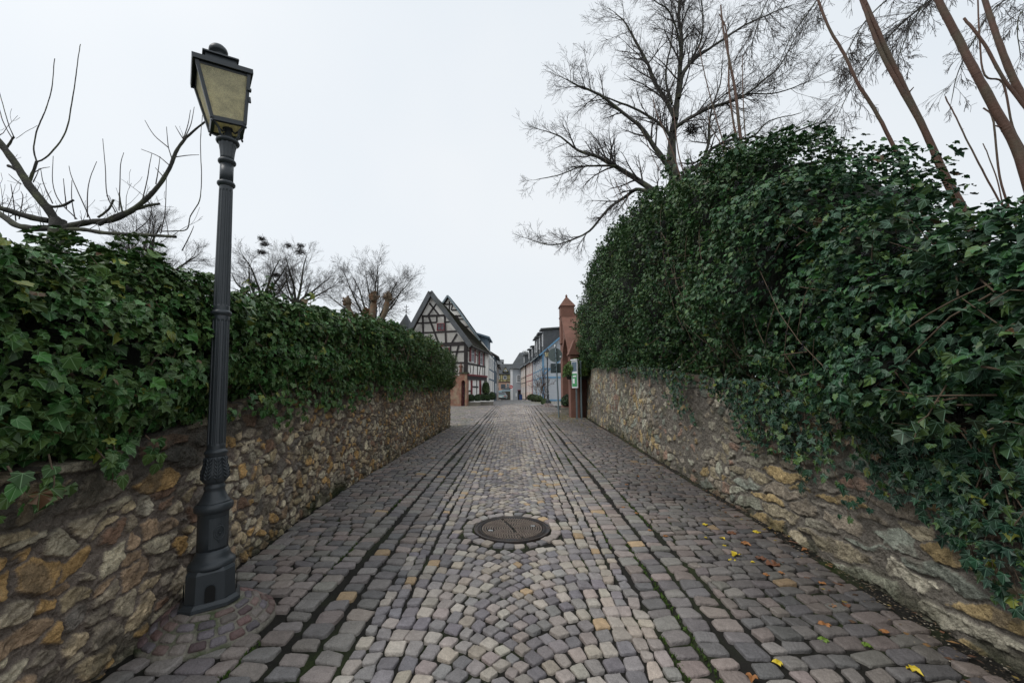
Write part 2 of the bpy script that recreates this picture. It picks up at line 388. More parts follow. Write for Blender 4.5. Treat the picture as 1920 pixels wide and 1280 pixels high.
def rubble(name,label,side,xf,topf,y0,y1,pal,seed,cellf,mort,darktop=0,ycoarse=1.0,mortcol=(.165,.135,.112),amp=.024,thick=.5,mortw=.26,patch=.15):
    ys=[y0]
    while ys[-1]<y1: ys.append(ys[-1]+.0066*max(1,ys[-1]/3.0)*ycoarse)
    ys[-1]=y1; ys=np.array(ys); n=len(ys); nz=int(1.9/.0088)
    tz=np.linspace(0,1,nz); top=topf(ys)
    Yg=np.repeat(ys[:,None],nz,1); Zl=-.06+(top[:,None]+.06)*tz[None]
    u=Yg.ravel(); v=Zl.ravel()
    wn_=np.stack([u*7,v*7,u*0+seed],-1); wu=u+(fbm(wn_,4,seed)-.5)*.11; wv=v+(fbm(wn_+31,4,seed+3)-.5)*.10
    ids=np.zeros(u.shape,np.int64); ed=np.zeros(u.shape); dx=np.zeros(u.shape); dy=np.zeros(u.shape)
    for (m,cw,ch,shear,sd2) in cellf(u,v):
        i2,e2,a2,b2=voro(wu[m],wv[m]+shear*wu[m],cw,ch,seed+sd2); ids[m]=i2+sd2*17; ed[m]=e2; dx[m]=a2; dy[m]=b2
    hsh=lambda k:_hash(ids,ids*0+k,ids*0,seed)
    mw=mortw+.16*(fbm(np.stack([u*1.7,v*1.7,u*0+9],-1),3,seed+11)-.42)+mort*(hsh(5)-.3)+patch*np.where(u<5.5,.35,1)*sstep(.50,.62,fbm(np.stack([u*.9,v*1.3,u*0+5],-1),3,seed+12))
    ed=ed+(fbm(np.stack([u*38,v*38,u*0+2],-1),3,seed+15)-.5)*.16; st=sstep(mw*.5,mw*.5+.09,ed)
    rough=fbm(np.stack([u*34,v*34,u*0],-1),4,seed+21)-.5; rough2=fbm(np.stack([u*9,v*14,u*0+4],-1),4,seed+25)-.5
    prot=(.35+.65*hsh(1))*amp
    tilt=(hsh(2)-.5)*dx*.03+(hsh(3)-.5)*dy*.03
    disp=st*(prot+tilt+rough2*.035)+rough*(.018+.012*st)+(1-st)*(rough2*.03)-.008*(1-sstep(0,.08,ed))
    disp+= (fbm(np.stack([u*.8,v*.8,u*0+2],-1),2,seed+40)-.5)*.08
    pi=(hsh(4)*len(pal)*.9999).astype(int); base=np.asarray(pal)[pi]*(.7+.6*hsh(6))[:,None]
    grain=fbm(np.stack([u*22,v*30,u*0+7],-1),4,seed+50)
    base=base*(.74+1.55*grain)[:,None]
    blot=sstep(.55,.7,fbm(np.stack([u*11,v*11,u*0+1],-1),3,seed+60))[:,None]; base=base*(1-.55*blot)+np.array([.16,.13,.10])*.55*blot
    mc=np.array(mortcol)*(.85+.9*fbm(np.stack([u*14,v*14,u*0+3],-1),4,seed+70))[:,None]
    stc=sstep(.15,.75,st)[:,None]; lum=base.mean(1,keepdims=True); base=base*.72+lum*.28*np.array([1.05,1,.9]); col=mc*(1-stc)+base*stc
    moss=(sstep(.22,.0,v)*.6*sstep(.4,.6,fbm(np.stack([u*4,v*6,u*0+6],-1),3,seed+80))+sstep(.57,.72,fbm(np.stack([u*1.3,v*2,u*0+8],-1),4,seed+81))*.45)[:,None]
    col=col*(1-moss)+np.array([.055,.060,.030])*moss
    tp=np.repeat(top[:,None],nz,1).ravel()
    if darktop:   # darker band of stone towards the top of the wall
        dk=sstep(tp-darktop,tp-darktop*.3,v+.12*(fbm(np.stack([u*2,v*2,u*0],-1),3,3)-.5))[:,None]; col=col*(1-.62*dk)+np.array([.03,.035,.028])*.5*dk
    X=xf(Yg).ravel()-side*disp*1.0; X=X+side*v*.03
    V=np.stack([X,u,v+zg(u)],-1)
    # back and top
    xb=xf(ys)+side*thick
    Bt=np.stack([xb,ys,top+zg(ys)],-1); Bb=np.stack([xb,ys,-.1+zg(ys)],-1)
    V2=np.concatenate([V,Bt,Bb]); nb=n*nz
    i=np.arange(n-1)[:,None]*nz+np.arange(nz-1)[None]; a=np.stack([i,i+nz,i+nz+1,i+1],-1).reshape(-1,4)
    k=np.arange(n-1); tpf=np.stack([k*nz+nz-1,(k+1)*nz+nz-1,nb+k+1,nb+k],-1); bk=np.stack([nb+k,nb+k+1,nb+n+k+1,nb+n+k],-1)
    C=np.concatenate([col,np.tile([[.1,.09,.07]],(2*n,1))])
    me=npmesh(name,V2,[a,tpf,bk],C,smooth=True)
    o=obj(name,me,M['wallstone']); tag(o,label,'wall')
    # end caps
    for e,yy in ((0,y0),(n-1,y1)):
        ring=[tuple(V[e*nz+q]) for q in range(0,nz,6)]+[tuple(V[e*nz+nz-1])]+[tuple(Bt[e]),tuple(Bb[e])]
        mb=MB(); mb.add(ring,[tuple(range(len(ring)))]); c=mb.build('end_face',M['endface'],o)
    return o
M['endface']=mat('wall_end',(.17,.14,.11),.9,var=.4,vscale=9,bump=.9,bscale=14,color2=(.24,.17,.09),c2scale=7)
palL=np.array([(.33,.26,.17),(.38,.23,.07),(.42,.38,.29),(.23,.20,.17),(.30,.26,.20),(.17,.10,.07),(.36,.29,.18),(.27,.23,.18),(.42,.25,.07),(.30,.28,.24),(.25,.17,.11),(.34,.31,.25),(.13,.12,.12)])*np.array([1.15,1.07,.90])
def cellL(u,v):
    a=u<3.3; b=~a
    return [(a&(v<.82),.155,.10,-.05,1),(a&(v>=.82),.42,.15,0,2),(b&(v<.95),.105,.088,0,3),(b&(v>=.95),.16,.10,0,4)]
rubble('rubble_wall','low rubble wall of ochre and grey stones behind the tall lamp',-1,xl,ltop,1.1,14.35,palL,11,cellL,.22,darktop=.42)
palR=np.array([(.30,.25,.17),(.36,.25,.10),(.30,.30,.24),(.24,.21,.18),(.33,.30,.24),(.22,.18,.14),(.34,.28,.18),(.25,.15,.11),(.20,.22,.19)])*np.array([.86,.86,.80])
def cellR(u,v):
    a=u<5.2; c=u>8.5; b=~a&~c
    return [(a,.52,.105,.10,1),(b,.24,.12,.05,2),(c,.17,.17,0,3)]
rubble('overgrown_stone_wall','stone wall of flat slabs under hanging ivy, beside dark damp cobbles with painted shade',1,xr,rtop,1.1,19.8,palR,23,cellR,.18,mortcol=(.14,.125,.105),amp=.020,mortw=.16,darktop=.3,patch=.7)

# ------------------------------------------------------------------ ivy
def leaf_tpl(kind):
    if kind=='star': h=[(0,0,1),(.16,-.16,0),(.50,-.10,1),(.34,.14,0),(.62,.42,1),(.26,.46,0),(0,1.08,1)]
    elif kind=='ivy': h=[(0,0,1),(.22,-.17,0),(.50,-.04,1),(.42,.20,0),(.56,.42,1),(.30,.60,0),(0,1.0,1)]
    else: h=[(0,0,1),(.24,-.10,0),(.44,.10,1),(.46,.32,0),(.38,.55,1),(.20,.80,0),(0,1.05,1)]
    pts=h+[(-x,y,v) for x,y,v in h[1:-1][::-1]]
    P=np.array(pts,float); x,y,v=P[:,0],P[:,1],P[:,2]
    z=-.16*(x**2+(y-.3)**2)*1.2+.09*(1-v)-.10*np.abs(x)*0-.12*np.clip(y-.6,0,1)+.10*np.abs(x)
    T=np.stack([x,y-.3,z],-1); n=len(pts)
    Fk=np.array([(0,i,i+1) for i in range(1,n-1)])
    return T,Fk,v
def leaves(P,Nn,T,size,col,kinds=('ivy',),seed=0,curl=.0):
    """P,Nn,T (n,3) position, normal, tip direction"""
    r=np.random.default_rng(seed); n=len(P); T=T-(T*Nn).sum(1,keepdims=True)*Nn; T=nrm(T); X=np.cross(T,Nn)
    pick=r.integers(0,len(kinds),n); Vs=[];Fs=[];Cs=[];Vn=[];off=0
    for k,kd in enumerate(kinds):
        tp,Fk,v=leaf_tpl(kd); s=pick==k; m=s.sum()
        if m==0: continue
        asym=1+r.normal(0,.10,(m,1)); cup=r.normal(1,.9,(m,1))
        V=P[s][:,None]+size[s][:,None,None]*((tp[None,:,0]*asym)[:,:,None]*X[s][:,None]+tp[None,:,1,None]*T[s][:,None]+(tp[None,:,2]*cup)[:,:,None]*Nn[s][:,None])
        Vs.append(V.reshape(-1,3)); Fs.append((Fk[None]+(np.arange(m)*len(tp))[:,None,None]+off).reshape(-1,3)); off+=m*len(tp)
        Cs.append(np.repeat(col[s],len(tp),0)); Vn.append(np.tile(v,m))
    return np.concatenate(Vs),np.concatenate(Fs),np.concatenate(Cs),np.concatenate(Vn)
def leafcol(n,r,base,yel=.03,lite=.2):
    c=np.array(base)[None]*r.uniform(.6,1.4,(n,1))*(1+r.normal(0,.10,(n,3)))
    l=r.random(n)<lite; c[l]=np.array([.065,.115,.028])*r.uniform(.7,1.4,(l.sum(),1))
    y=r.random(n)<yel; c[y]=np.array([.17,.19,.03])*r.uniform(.7,1.3,(y.sum(),1))
    b=r.random(n)<.012; c[b]=np.array([.11,.06,.03])
    return np.clip(c,0,1)
def ivy_surface(sec,tr,y0,y1,clump,seed):
    """sec(y,t)->(x,z) arrays on the hedge cross-section t in 0..1"""
    pass
# left hedge
def lbot(y): return ltop(y)-np.interp(y,[1,2.4,3,5,8,14],[.10,.16,.10,.06,.12,.36])
def ltp(y): return np.interp(y,[1,1.9,2.3,2.8,3.3,4.5,6.1,9.2,12.6,13.7,14.35,14.7],[2.05,2.06,2.13,2.15,2.18,2.34,2.46,2.64,2.66,2.45,2.15,1.75])
def lsec(y,t,k=1.0):
    a=(-100+265*t)*math.pi/180   # from lower front, over the top, to the back
    zb,zt=lbot(y)-.02,ltp(y); cz=(zb+zt)/2+.1; rz=(zt-zb)/2*1.0-.06; rx=.46
    cx=xl(y)-np.interp(y,[2,3,4.6,6],[.46,.44,.30,.26]); c,s=np.cos(a),np.sin(a); e=.75
    endf=np.clip((14.95-y)/.6,0.05,1)**.5
    return cx+k*rx*endf*np.sign(c)*np.abs(c)**e, cz+k*rz*endf**.5*np.sign(s)*np.abs(s)**e
def rbot(y): return rtop(y)-np.interp(y,[1,3,4,6,9,16,20],[.15,.15,.02,.05,.06,.12,.1])
RT=np.array([(.8,2.10),(1.6,2.14),(2.3,2.28),(2.75,2.56),(3.2,3.02),(4.0,3.92),(4.8,4.60),(5.6,5.02),(7.0,5.45),(8.4,5.72),(11,6.30),(13.0,6.62),(14.7,6.45),(16.5,6.1),(18,5.6),(19.6,4.3),(20.3,3.2)])
def rtp(y): return np.interp(y,RT[:,0],RT[:,1])
def rsec(y,t,k=1.0):
    zb,zt=rbot(y)-.03,rtp(y)
    a=(-95+245*t)*math.pi/180
    hgt=zt-zb; cz=zb+hgt*.5; rz=hgt*.5; rx=.50+.16*hgt; cx=xr(y)-.30+rx*.92+.02*hgt
    c,s=np.cos(a),np.sin(a); e=.8; endf=np.clip((20.6-y)/1.6,0.05,1)**.5
    return cx-k*rx*endf*np.sign(c)*np.abs(c)**e, cz+k*rz*np.sign(s)*np.abs(s)**e
def hedge_points(sec,side,y0,y1,n,r,dens,tmax=1,disp=.14,seed=0,fold=1.0,deep=.16):
    ys=[];ts=[]
    while len(ys)<n:
        y=r.uniform(y0,y1,n*3); t=r.uniform(0,tmax,n*3); k=r.random(n*3)<dens(y,t); ys+=list(y[k]); ts+=list(t[k])
    y=np.array(ys[:n]);t=np.array(ts[:n]); e=.004
    x,z=sec(y,t); x2,z2=sec(y,t+e); x3,z3=sec(y+.02,t)
    A=nrm(np.stack([x2-x,0*x,z2-z],-1)); Bv=nrm(np.stack([x3-x,0*x+.02,z3-z],-1)); N=nrm(np.cross(A,Bv))*side
    P=np.stack([x,y,z+zg(y)],-1)
    if (N[:,0]*side)[t<.4].sum()<0: N=-N
    d=(fbm(P*np.array([1.5,1.5,1.9]),3,seed)-.5)*2*disp*fold*1.5+(fbm(P*5.5,2,seed+5)-.5)*2*disp*.8
    depth=-np.abs(r.normal(0,deep*.5,n))+.04
    return P,N,d,depth,y,t
def hedge_core(sec,side,y0,y1,name,parent,seed,disp,ny=140,nt=44,k=1.0,fold=1.0,inset=.2):  # solid dark surface added inside the ivy to block light between leaves
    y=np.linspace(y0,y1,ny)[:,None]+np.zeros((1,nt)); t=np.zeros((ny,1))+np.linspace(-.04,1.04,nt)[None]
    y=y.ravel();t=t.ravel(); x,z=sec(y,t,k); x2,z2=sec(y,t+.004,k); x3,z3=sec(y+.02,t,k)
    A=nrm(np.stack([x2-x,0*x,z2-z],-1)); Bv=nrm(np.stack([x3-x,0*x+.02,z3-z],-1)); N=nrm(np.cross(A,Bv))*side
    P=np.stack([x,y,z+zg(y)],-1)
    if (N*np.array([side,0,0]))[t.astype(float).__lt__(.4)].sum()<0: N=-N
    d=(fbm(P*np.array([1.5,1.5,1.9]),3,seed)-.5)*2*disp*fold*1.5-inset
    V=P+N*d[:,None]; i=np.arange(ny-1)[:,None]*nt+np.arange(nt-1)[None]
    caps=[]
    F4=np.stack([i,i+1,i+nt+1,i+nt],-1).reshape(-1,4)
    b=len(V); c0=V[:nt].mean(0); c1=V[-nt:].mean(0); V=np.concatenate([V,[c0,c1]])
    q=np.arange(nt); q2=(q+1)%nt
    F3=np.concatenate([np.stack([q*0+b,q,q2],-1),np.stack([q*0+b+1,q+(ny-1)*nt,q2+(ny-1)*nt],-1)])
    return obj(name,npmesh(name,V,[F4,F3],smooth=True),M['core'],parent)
UP=np.array([0,0,1.])
r=np.random.default_rng(41)
ivyL=thing('ivy_hedge','dense dark green ivy hedge spilling over the left rubble wall','hedge',(-2.7,8,float(zg(8))))
nL=58000
P,N,d,dep,y,t=hedge_points(lsec,1,1.0,14.75,nL,r,lambda y,t:np.clip(1.25*np.minimum(1,(3.6/np.maximum(y,1.2))**.45),0,1)*np.where(t>.82,.35,1),disp=.19,seed=3,deep=.2)
if (N[:200]*np.array([1,0,.3])).sum()<0: N=-N
Pp=P+N*(d+dep)[:,None]
Nn=nrm(N*.75+UP*.55+r.normal(0,.42,(nL,3))); T=-UP+N*.35+r.normal(0,.5,(nL,3))
size=r.uniform(.038,.064,nL)*np.interp(y,[2,6,14],[1,.92,.74])*np.interp(r.random(nL),[0,.3,.9,1],[.5,.85,1.08,1.45])
col=leafcol(nL,r,(.046,.118,.028),.04,.38); far=sstep(8,14,y)*(r.random(nL)<.55); col=col*(1-far[:,None])+np.array([.085,.125,.028])*far[:,None]*r.uniform(.7,1.3,(nL,1))
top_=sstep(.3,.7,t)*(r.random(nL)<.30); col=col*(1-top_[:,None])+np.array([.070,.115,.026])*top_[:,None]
V,Fk,C,v=leaves(Pp,Nn,T,size,col,('ivy','heart','ivy'),5)
obj('foliage',npmesh('foliage',V,[Fk],C,v),M['ivy'],ivyL)
hedge_core(lsec,1,1.0,14.7,'shade_core',ivyL,3,.19,inset=.21)
# stems peeking out of the left hedge
tb=Tubes()
for k in range(150):
    y0_=float(r.uniform(1.8,12)*1); t0_=float(r.uniform(.05,.6)); p=[]
    yy,tt=y0_,t0_; vy=r.normal(0,.10); vt=r.normal(0,.05)
    for q in range(7):
        x,z=lsec(np.array([yy]),np.array([tt]),.93); p.append((x[0]+r.normal(0,.015),yy,z[0]+float(zg(yy))+r.normal(0,.015))); yy+=vy+r.normal(0,.04); tt+=vt+r.normal(0,.02)
    tb.add(np.array(p),np.linspace(r.uniform(.005,.012),.003,7),5)
obj('stems',tb.mesh('stems'),M['stem'],ivyL)
Ps=[];Ns=[];Ts=[];Sz=[]; tb=Tubes()
for k in range(190):
    yy=float(r.uniform(1.5,14.2)); top=k%2; tt=float(r.uniform(.30,.62)) if top else float(r.uniform(.10,.26)); x,z=lsec(np.array([yy]),np.array([tt]),.97); b0=np.array([x[0],yy,z[0]+float(zg(yy))]); L=r.uniform(.08,.26) if top else r.uniform(.12,.42)*(1 if yy>3.4 else .42)
    if not top: b0=np.array([float(xl(yy))+.05,yy,float(ltop(yy)+zg(yy))+.03])
    dr=nrm(np.array([r.normal(.1,.3),r.normal(0,.4),1.])) if top else nrm(np.array([.05,r.normal(0,.25),-1.])); pts=[b0+dr*L*a+np.array([.03*math.sin(a*3),0,0]) for a in np.linspace(-.3,1,6)]; tb.add(np.array(pts),np.linspace(.005,.002,6),4)
    for q in range(int(4+L*34)):
        a=r.uniform(.1,1.03); o=r.normal(0,1,3); Ps.append(b0+dr*L*a+np.array([.03,0,0])+o*.028); Ns.append(nrm(np.array([.9,-.25,.45])+o*.4) if not top else nrm(o*.7+UP*.6+np.array([.4,0,0]))); Ts.append(-UP*.8+o*.4 if not top else dr+o*.5); Sz.append(r.uniform(.035,.075))
n=len(Ps); V,Fk,C,v=leaves(np.array(Ps),np.array(Ns),np.array(Ts),np.array(Sz),leafcol(n,r,(.045,.110,.028),.06,.4),('ivy','heart'),19)
obj('sprigs',npmesh('sprigs',V,[Fk],C,v),M['ivy'],ivyL); obj('runners',tb.mesh('runners'),M['stem'],ivyL)
# right mound
ivyR=thing('ivy_mound','huge dark ivy mound rising above the right-hand wall','ivy',(3.6,9,float(zg(9))))
nR=102000
P,N,d,dep,y,t=hedge_points(rsec,-1,1.0,20.4,nR,r,lambda y,t:np.clip(1.1*np.minimum(1,(4.2/np.maximum(y,1.2))**.75)*np.clip((rtp(y)-rbot(y))/2.2,.6,1.6),0,1)*np.where(t>.80,.3,1),disp=.26,seed=8,fold=1.5,deep=.28)
if (N[:,0]*(t<.4)).sum()>0: N=-N
Pp=P+N*(d+dep)[:,None]
Nn=nrm(N*.7+UP*.6+r.normal(0,.45,(nR,3))); T=-UP+N*.4+r.normal(0,.5,(nR,3))
size=r.uniform(.037,.068,nR)*np.interp(r.random(nR),[0,.3,.9,1],[.6,.9,1.05,1.4])*np.interp(y,[2,5,20],[1.05,.95,.95]); 
col=leafcol(nR,r,(.038,.102,.025),.007,.28)
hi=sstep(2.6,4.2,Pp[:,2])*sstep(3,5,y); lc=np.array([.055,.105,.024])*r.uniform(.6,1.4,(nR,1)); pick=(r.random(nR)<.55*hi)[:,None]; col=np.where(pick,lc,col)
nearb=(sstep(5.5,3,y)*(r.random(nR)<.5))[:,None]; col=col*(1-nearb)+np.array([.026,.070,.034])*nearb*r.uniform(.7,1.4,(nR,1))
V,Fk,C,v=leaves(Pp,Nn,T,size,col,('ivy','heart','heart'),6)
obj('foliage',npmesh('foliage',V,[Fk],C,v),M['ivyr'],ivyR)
hedge_core(rsec,-1,1.0,20.3,'shade_core',ivyR,8,.26,ny=190,nt=60,fold=1.5,inset=.30)
# tufts standing out of the mound's top so that the outline is ragged
nt_=260; Ps=[];Ns=[];Ts=[];Sz=[]; tb=Tubes()
for k in range(nt_):
    yy=float(r.uniform(1.2,19)**1); tt=float(r.uniform(.10,.66)); x,z=rsec(np.array([yy]),np.array([tt]),1.0); base=np.array([x[0],yy,z[0]+float(zg(yy))])
    x2,z2=rsec(np.array([yy]),np.array([tt]),1.05); dr=nrm(np.array([x2[0]-x[0],r.normal(0,.05),z2[0]-z[0]])+UP*.02+r.normal(0,.03,3)); L=r.uniform(.15,.45)
    n=int(8+L*26); pts=[base+dr*L*a+UP*(.10*L*a*a*(-1 if r.random()<.3 else 1)) for a in np.linspace(-.3,1,6)]; tb.add(np.array(pts),np.linspace(.006,.002,6),4)
    for q in range(n):
        a=r.uniform(.2,1.05); p=base+dr*L*a+r.normal(0,.04,3); Ps.append(p); o=r.normal(0,1,3); Ns.append(nrm(o*.6+UP*.5)); Ts.append(dr*.6+o*.5-UP*.3); Sz.append(r.uniform(.045,.075))
n=len(Ps); V,Fk,C,v=leaves(np.array(Ps),np.array(Ns),np.array(Ts),np.array(Sz),leafcol(n,r,(.024,.058,.020),.01,.3),('heart','ivy'),9)
obj('sprigs',npmesh('sprigs',V,[Fk],C,v),M['ivyr'],ivyR)
# trailing vines down the right wall
Ps=[];Ns=[];Ts=[];Sz=[]
def strand(y0_,L,dens=1,drift=0.0,sz=(.03,.055),star=True):
    yy=y0_; z=float(rbot(yy))+.1; p=[]; off_=r.uniform(.04,.16); n=max(5,int(L/.07))
    for q in range(n):
        xx=float(xr(yy))-off_*(1-.6*q/n)-.02-.04*math.sin(q*.7+y0_*5)**2; p.append(np.array([xx,yy,z+float(zg(yy))])); z-=L/n; yy+=r.normal(drift,.022)
        if z<.05: break
    p=np.array(p)
    if len(p)<3: return
    tb.add(p,np.linspace(.005,.0018,len(p)),4)
    m=int(L*30*dens)
    for q in range(m):
        a=r.uniform(0,len(p)-1.01); i=int(a); c=p[i]+(p[i+1]-p[i])*(a-i)+np.array([-abs(r.normal(0,.02))-.012,r.normal(0,.028),r.normal(0,.012)])
        Ps.append(c); Ns.append(nrm(np.array([-1,-.25,.35])+r.normal(0,.33,3))); Ts.append(-UP+r.normal(0,.45,3)); Sz.append(r.uniform(*sz))
for k in range(100): 
    yy=float(r.uniform(1.3,2.85)); strand(yy,float(r.uniform(.45,1.25))*float(np.interp(yy,[1.5,2.2,2.85],[1,.8,.4])),.85)
for k in range(34): strand(float(r.uniform(3.2,5.2)),float(r.uniform(.12,.42)),1.1,.02,(.03,.05))
for k in range(30): strand(float(r.uniform(2.6,4.8)),float(r.uniform(.45,1.0)),.75,.0,(.03,.05))
for k in range(12): strand(float(r.normal(4.05,.10)),float(r.uniform(.6,.85)),1.6,-.03,(.03,.055))
for k in range(8): strand(float(r.normal(4.75,.08)),float(r.uniform(.6,.8)),1.3,-.04,(.03,.05))
for k in range(70): strand(float(r.uniform(5.2,11)),float(r.uniform(.10,.38)),1.2,.0,(.03,.05))
for k in range(8): strand(float(r.normal(7.0,.3)),float(r.uniform(.5,.9)),1.3,-.05,(.03,.05))
n=len(Ps); V,Fk,C,v=leaves(np.array(Ps),np.array(Ns),np.array(Ts),np.array(Sz)*1.15,leafcol(n,r,(.018,.050,.026),.012,.22),('star','star','ivy'),12)
obj('trailing_leaves',npmesh('trailing_leaves',V,[Fk],C,v),M['ivyr'],ivyR)
for k in range(46):   # runners lying on the near face
    yy,tt=float(r.uniform(1.8,6)),float(r.uniform(.05,.5)); p=[]; vy,vt=r.normal(0,.09),r.normal(-.02,.03)
    for q in range(7):
        x,z=rsec(np.array([yy]),np.array([tt]),1.03); p.append((x[0],yy,z[0]+float(zg(yy)))); yy+=vy; tt+=vt
    tb.add(np.array(p),np.linspace(.005,.002,7),4)
obj('stems',tb.mesh('stems'),M['stem'],ivyR)
# berry heads
mbv=[];mbf=[];b=0
ico=np.array([(0,0,1),(0,0,-1),(1,0,0),(-1,0,0),(0,1,0),(0,-1,0)],float); icf=np.array([(0,2,4),(0,4,3),(0,3,5),(0,5,2),(1,4,2),(1,3,4),(1,5,3),(1,2,5)])
yb=r.uniform(2.2,9,420); tbb=r.uniform(.2,.66,420); x,z=rsec(yb,tbb,1.03)
for k in range(420):
    c=np.array([x[k],yb[k],z[k]+float(zg(yb[k]))])+r.normal(0,.05,3)
    for q in range(13):
        p=c+nrm(r.normal(0,1,3))*.020; mbv.append(p+ico*.0065); mbf.append(icf+b); b+=6
obj('berries',npmesh('berries',np.concatenate(mbv),[np.concatenate(mbf)],smooth=True),M['berry'],ivyR)

# ------------------------------------------------------------------ bare trees
def rot(v,ax,a): return np.array(Quaternion(Vector(ax),a)@Vector(v))
def perp(v,r):
    q=np.cross(v,r.normal(0,1,3)); return q/max(np.linalg.norm(q),1e-6)
def grow(tb,p,d,L,r0,lev,r,up=.06,kids=(9,7,5),wig=.16,spread=(.5,1.0),minr=.004,droop=0,maxlev=3,taper=.25):
    n=max(4,int(6-lev*.6)); step=L/n; P=[p]; D=[d]
    for i in range(n):
        d=nrm(d+r.normal(0,wig,3)*(.7+.15*lev)+UP*(up-droop*(i/n))); p=p+d*step; P.append(p); D.append(d)
    P=np.array(P); rad=np.maximum(np.linspace(r0,r0*taper,n+1),minr); tb.add(P,rad,6 if r0>.04 else (4 if r0>.015 else 3))
    if lev<maxlev:
        for k in range(kids[lev]):
            a=r.uniform(.18,1.0)*n; i=min(int(a),n-1); q=P[i]+(P[i+1]-P[i])*(a-i)
            nd=rot(D[i],perp(D[i],r),r.uniform(*spread)); grow(tb,q,nrm(nd),L*r.uniform(.38,.68)*(1.05-.35*a/n),max(rad[i]*.55,minr),lev+1,r,up,kids,wig,spread,minr,droop,maxlev,taper)
def sub(pts,n):
    """smooth a traced limb (Catmull-Rom)"""
    P=np.array(pts,float); P=np.vstack([2*P[0]-P[1],P,2*P[-1]-P[-2]]); out=[]
    for i in range(1,len(P)-2):
        for k in range(n):
            t=k/n; a,b,c,d=P[i-1:i+3]; out.append(.5*((2*b)+(-a+c)*t+(2*a-5*b+4*c-d)*t*t+(-a+3*b-3*c+d)*t**3))
    out.append(P[-2]); return np.array(out)
def limb(tb,pts,r0,r1,r,n=4,seg=7,bump=0,wig=0):
    P=sub(pts,n); R=np.linspace(r0,r1,len(P))**1.0
    if wig: P=P+np.cumsum(r.normal(0,wig,P.shape),0)*.3
    if bump: R=R*(1+r.normal(0,bump,len(P)))
    tb.add(P,R,seg); return P,R
def dress(tb,P,R,r,L,per,lev0=1,kids=(0,6,5,3),up=.06,spread=(.45,1.0),minr=.006,start=.15,droop=0,wig=.11,maxlev=3):
    n=len(P)
    for k in range(per):
        a=r.uniform(start,1)*(n-1.01); i=int(a); q=P[i]+(P[i+1]-P[i])*(a-i); d=nrm(P[i+1]-P[i]); nd=nrm(rot(d,perp(d,r),r.uniform(*spread)))
        grow(tb,q,nd,L*r.uniform(.55,1.15)*(1.1-.4*a/n),max(min(R[i]*.5,.05),minr),lev0,r,up,kids,wig,spread,minr,droop,maxlev)
    d=nrm(P[-1]-P[-2]); grow(tb,P[-1],d,L*.5,R[-1]*.9,lev0,r,up,kids,wig,spread,minr,droop,maxlev)
def deep(pts,Y,amp,r):
    """traced limb points at the tree's own distance, drifting towards and away from the viewer"""
    o=[];yy=Y;v=r.normal(0,amp)
    for i,(px,py) in enumerate(pts): o.append(atY(px,py,yy)); yy+=v+r.normal(0,amp*.3)
    return o
# big winter tree beyond the ivy mound
rt=np.random.default_rng(3); Y0=19.0
c3=lambda L:[(960+x/2.667,y/2.667) for x,y in L]
big=thing('bare_tree','large bare winter tree spreading its crown behind the ivy mound','tree',(7.8,Y0,float(zg(Y0))))
tr=Tubes(); tw=Tubes()
base=atY(960+815/2.667,930/2.667,Y0); tp=[Vector((base.x+.3,Y0,zg(Y0)-.2)),Vector((base.x+.15,Y0,3)),base]+deep(c3([(800,830),(800,700),(815,600)]),Y0,0.05,rt)
P,R=limb(tr,tp,.36,.15,rt,4,10,.03)
L_=[(c3([(815,600),(830,500),(845,380),(855,200),(840,80),(850,-60),(870,-200)]),.14,.04,22,2.0),
 (c3([(795,850),(770,820),(715,740),(650,640),(560,570),(440,480),(330,430),(270,400)]),.13,.025,26,1.7),
 (c3([(800,690),(740,620),(640,560),(520,510),(450,480),(380,445)]),.07,.02,16,1.3),
 (c3([(815,590),(770,500),(720,420),(680,320),(630,230),(570,120),(520,70)]),.10,.025,24,1.8),
 (c3([(800,520),(775,420),(775,330),(790,240),(800,120),(790,0)]),.06,.02,16,1.6),
 (c3([(835,490),(860,360),(930,280),(1050,200),(1150,130),(1300,60),(1400,20)]),.08,.02,22,1.8),
 (c3([(800,660),(840,620),(900,580),(1010,530),(1080,510),(1180,460),(1250,400),(1330,330),(1400,200)]),.09,.02,26,1.7),
 (c3([(740,1010),(700,950),(620,890),(520,830),(430,780),(330,750),(240,680),(150,650)]),.15,.02,26,1.7),
 (c3([(690,960),(620,950),(560,990),(480,1050),(400,1140),(330,1190),(200,1230),(80,1200)]),.09,.02,22,1.4),
 (c3([(520,830),(420,830),(330,840),(220,880),(120,900)]),.05,.015,15,1.2),
 (c3([(830,900),(900,850),(960,800),(1000,740),(1100,690),(1200,680),(1280,600),(1440,560)]),.11,.02,24,1.6),
 (c3([(1200,680),(1340,690),(1460,640),(1560,600)]),.05,.015,16,1.4),
 (c3([(960,790),(985,700),(985,620),(1000,540),(1040,420),(1050,300)]),.07,.02,16,1.5),
 (c3([(850,370),(900,300),(950,200),(960,80),(945,-40)]),.06,.02,16,1.6),
 (c3([(845,250),(825,150),(790,60),(740,20),(690,-20)]),.05,.02,14,1.5),
 (c3([(1080,510),(1180,470),(1300,470),(1430,430),(1540,380)]),.04,.015,15,1.4)]
for pts,r0,r1,per,Ls in L_:
    P,R=limb(tr,deep(pts,Y0,.35,rt),r0*1.2,r1,rt,4,7,.03,.03); dress(tw,P,R,rt,Ls*1.30,per,1,(0,8,5,3),up=.015,minr=.0048,start=.08,spread=(.4,1.05),wig=.11)
obj('trunk',tr.mesh('trunk'),M['bark'],big); obj('crown',tw.mesh('crown'),M['bark2'],big)
nestm=mat('nest_twigs',(.03,.025,.02),.9,var=.4,vscale=30)
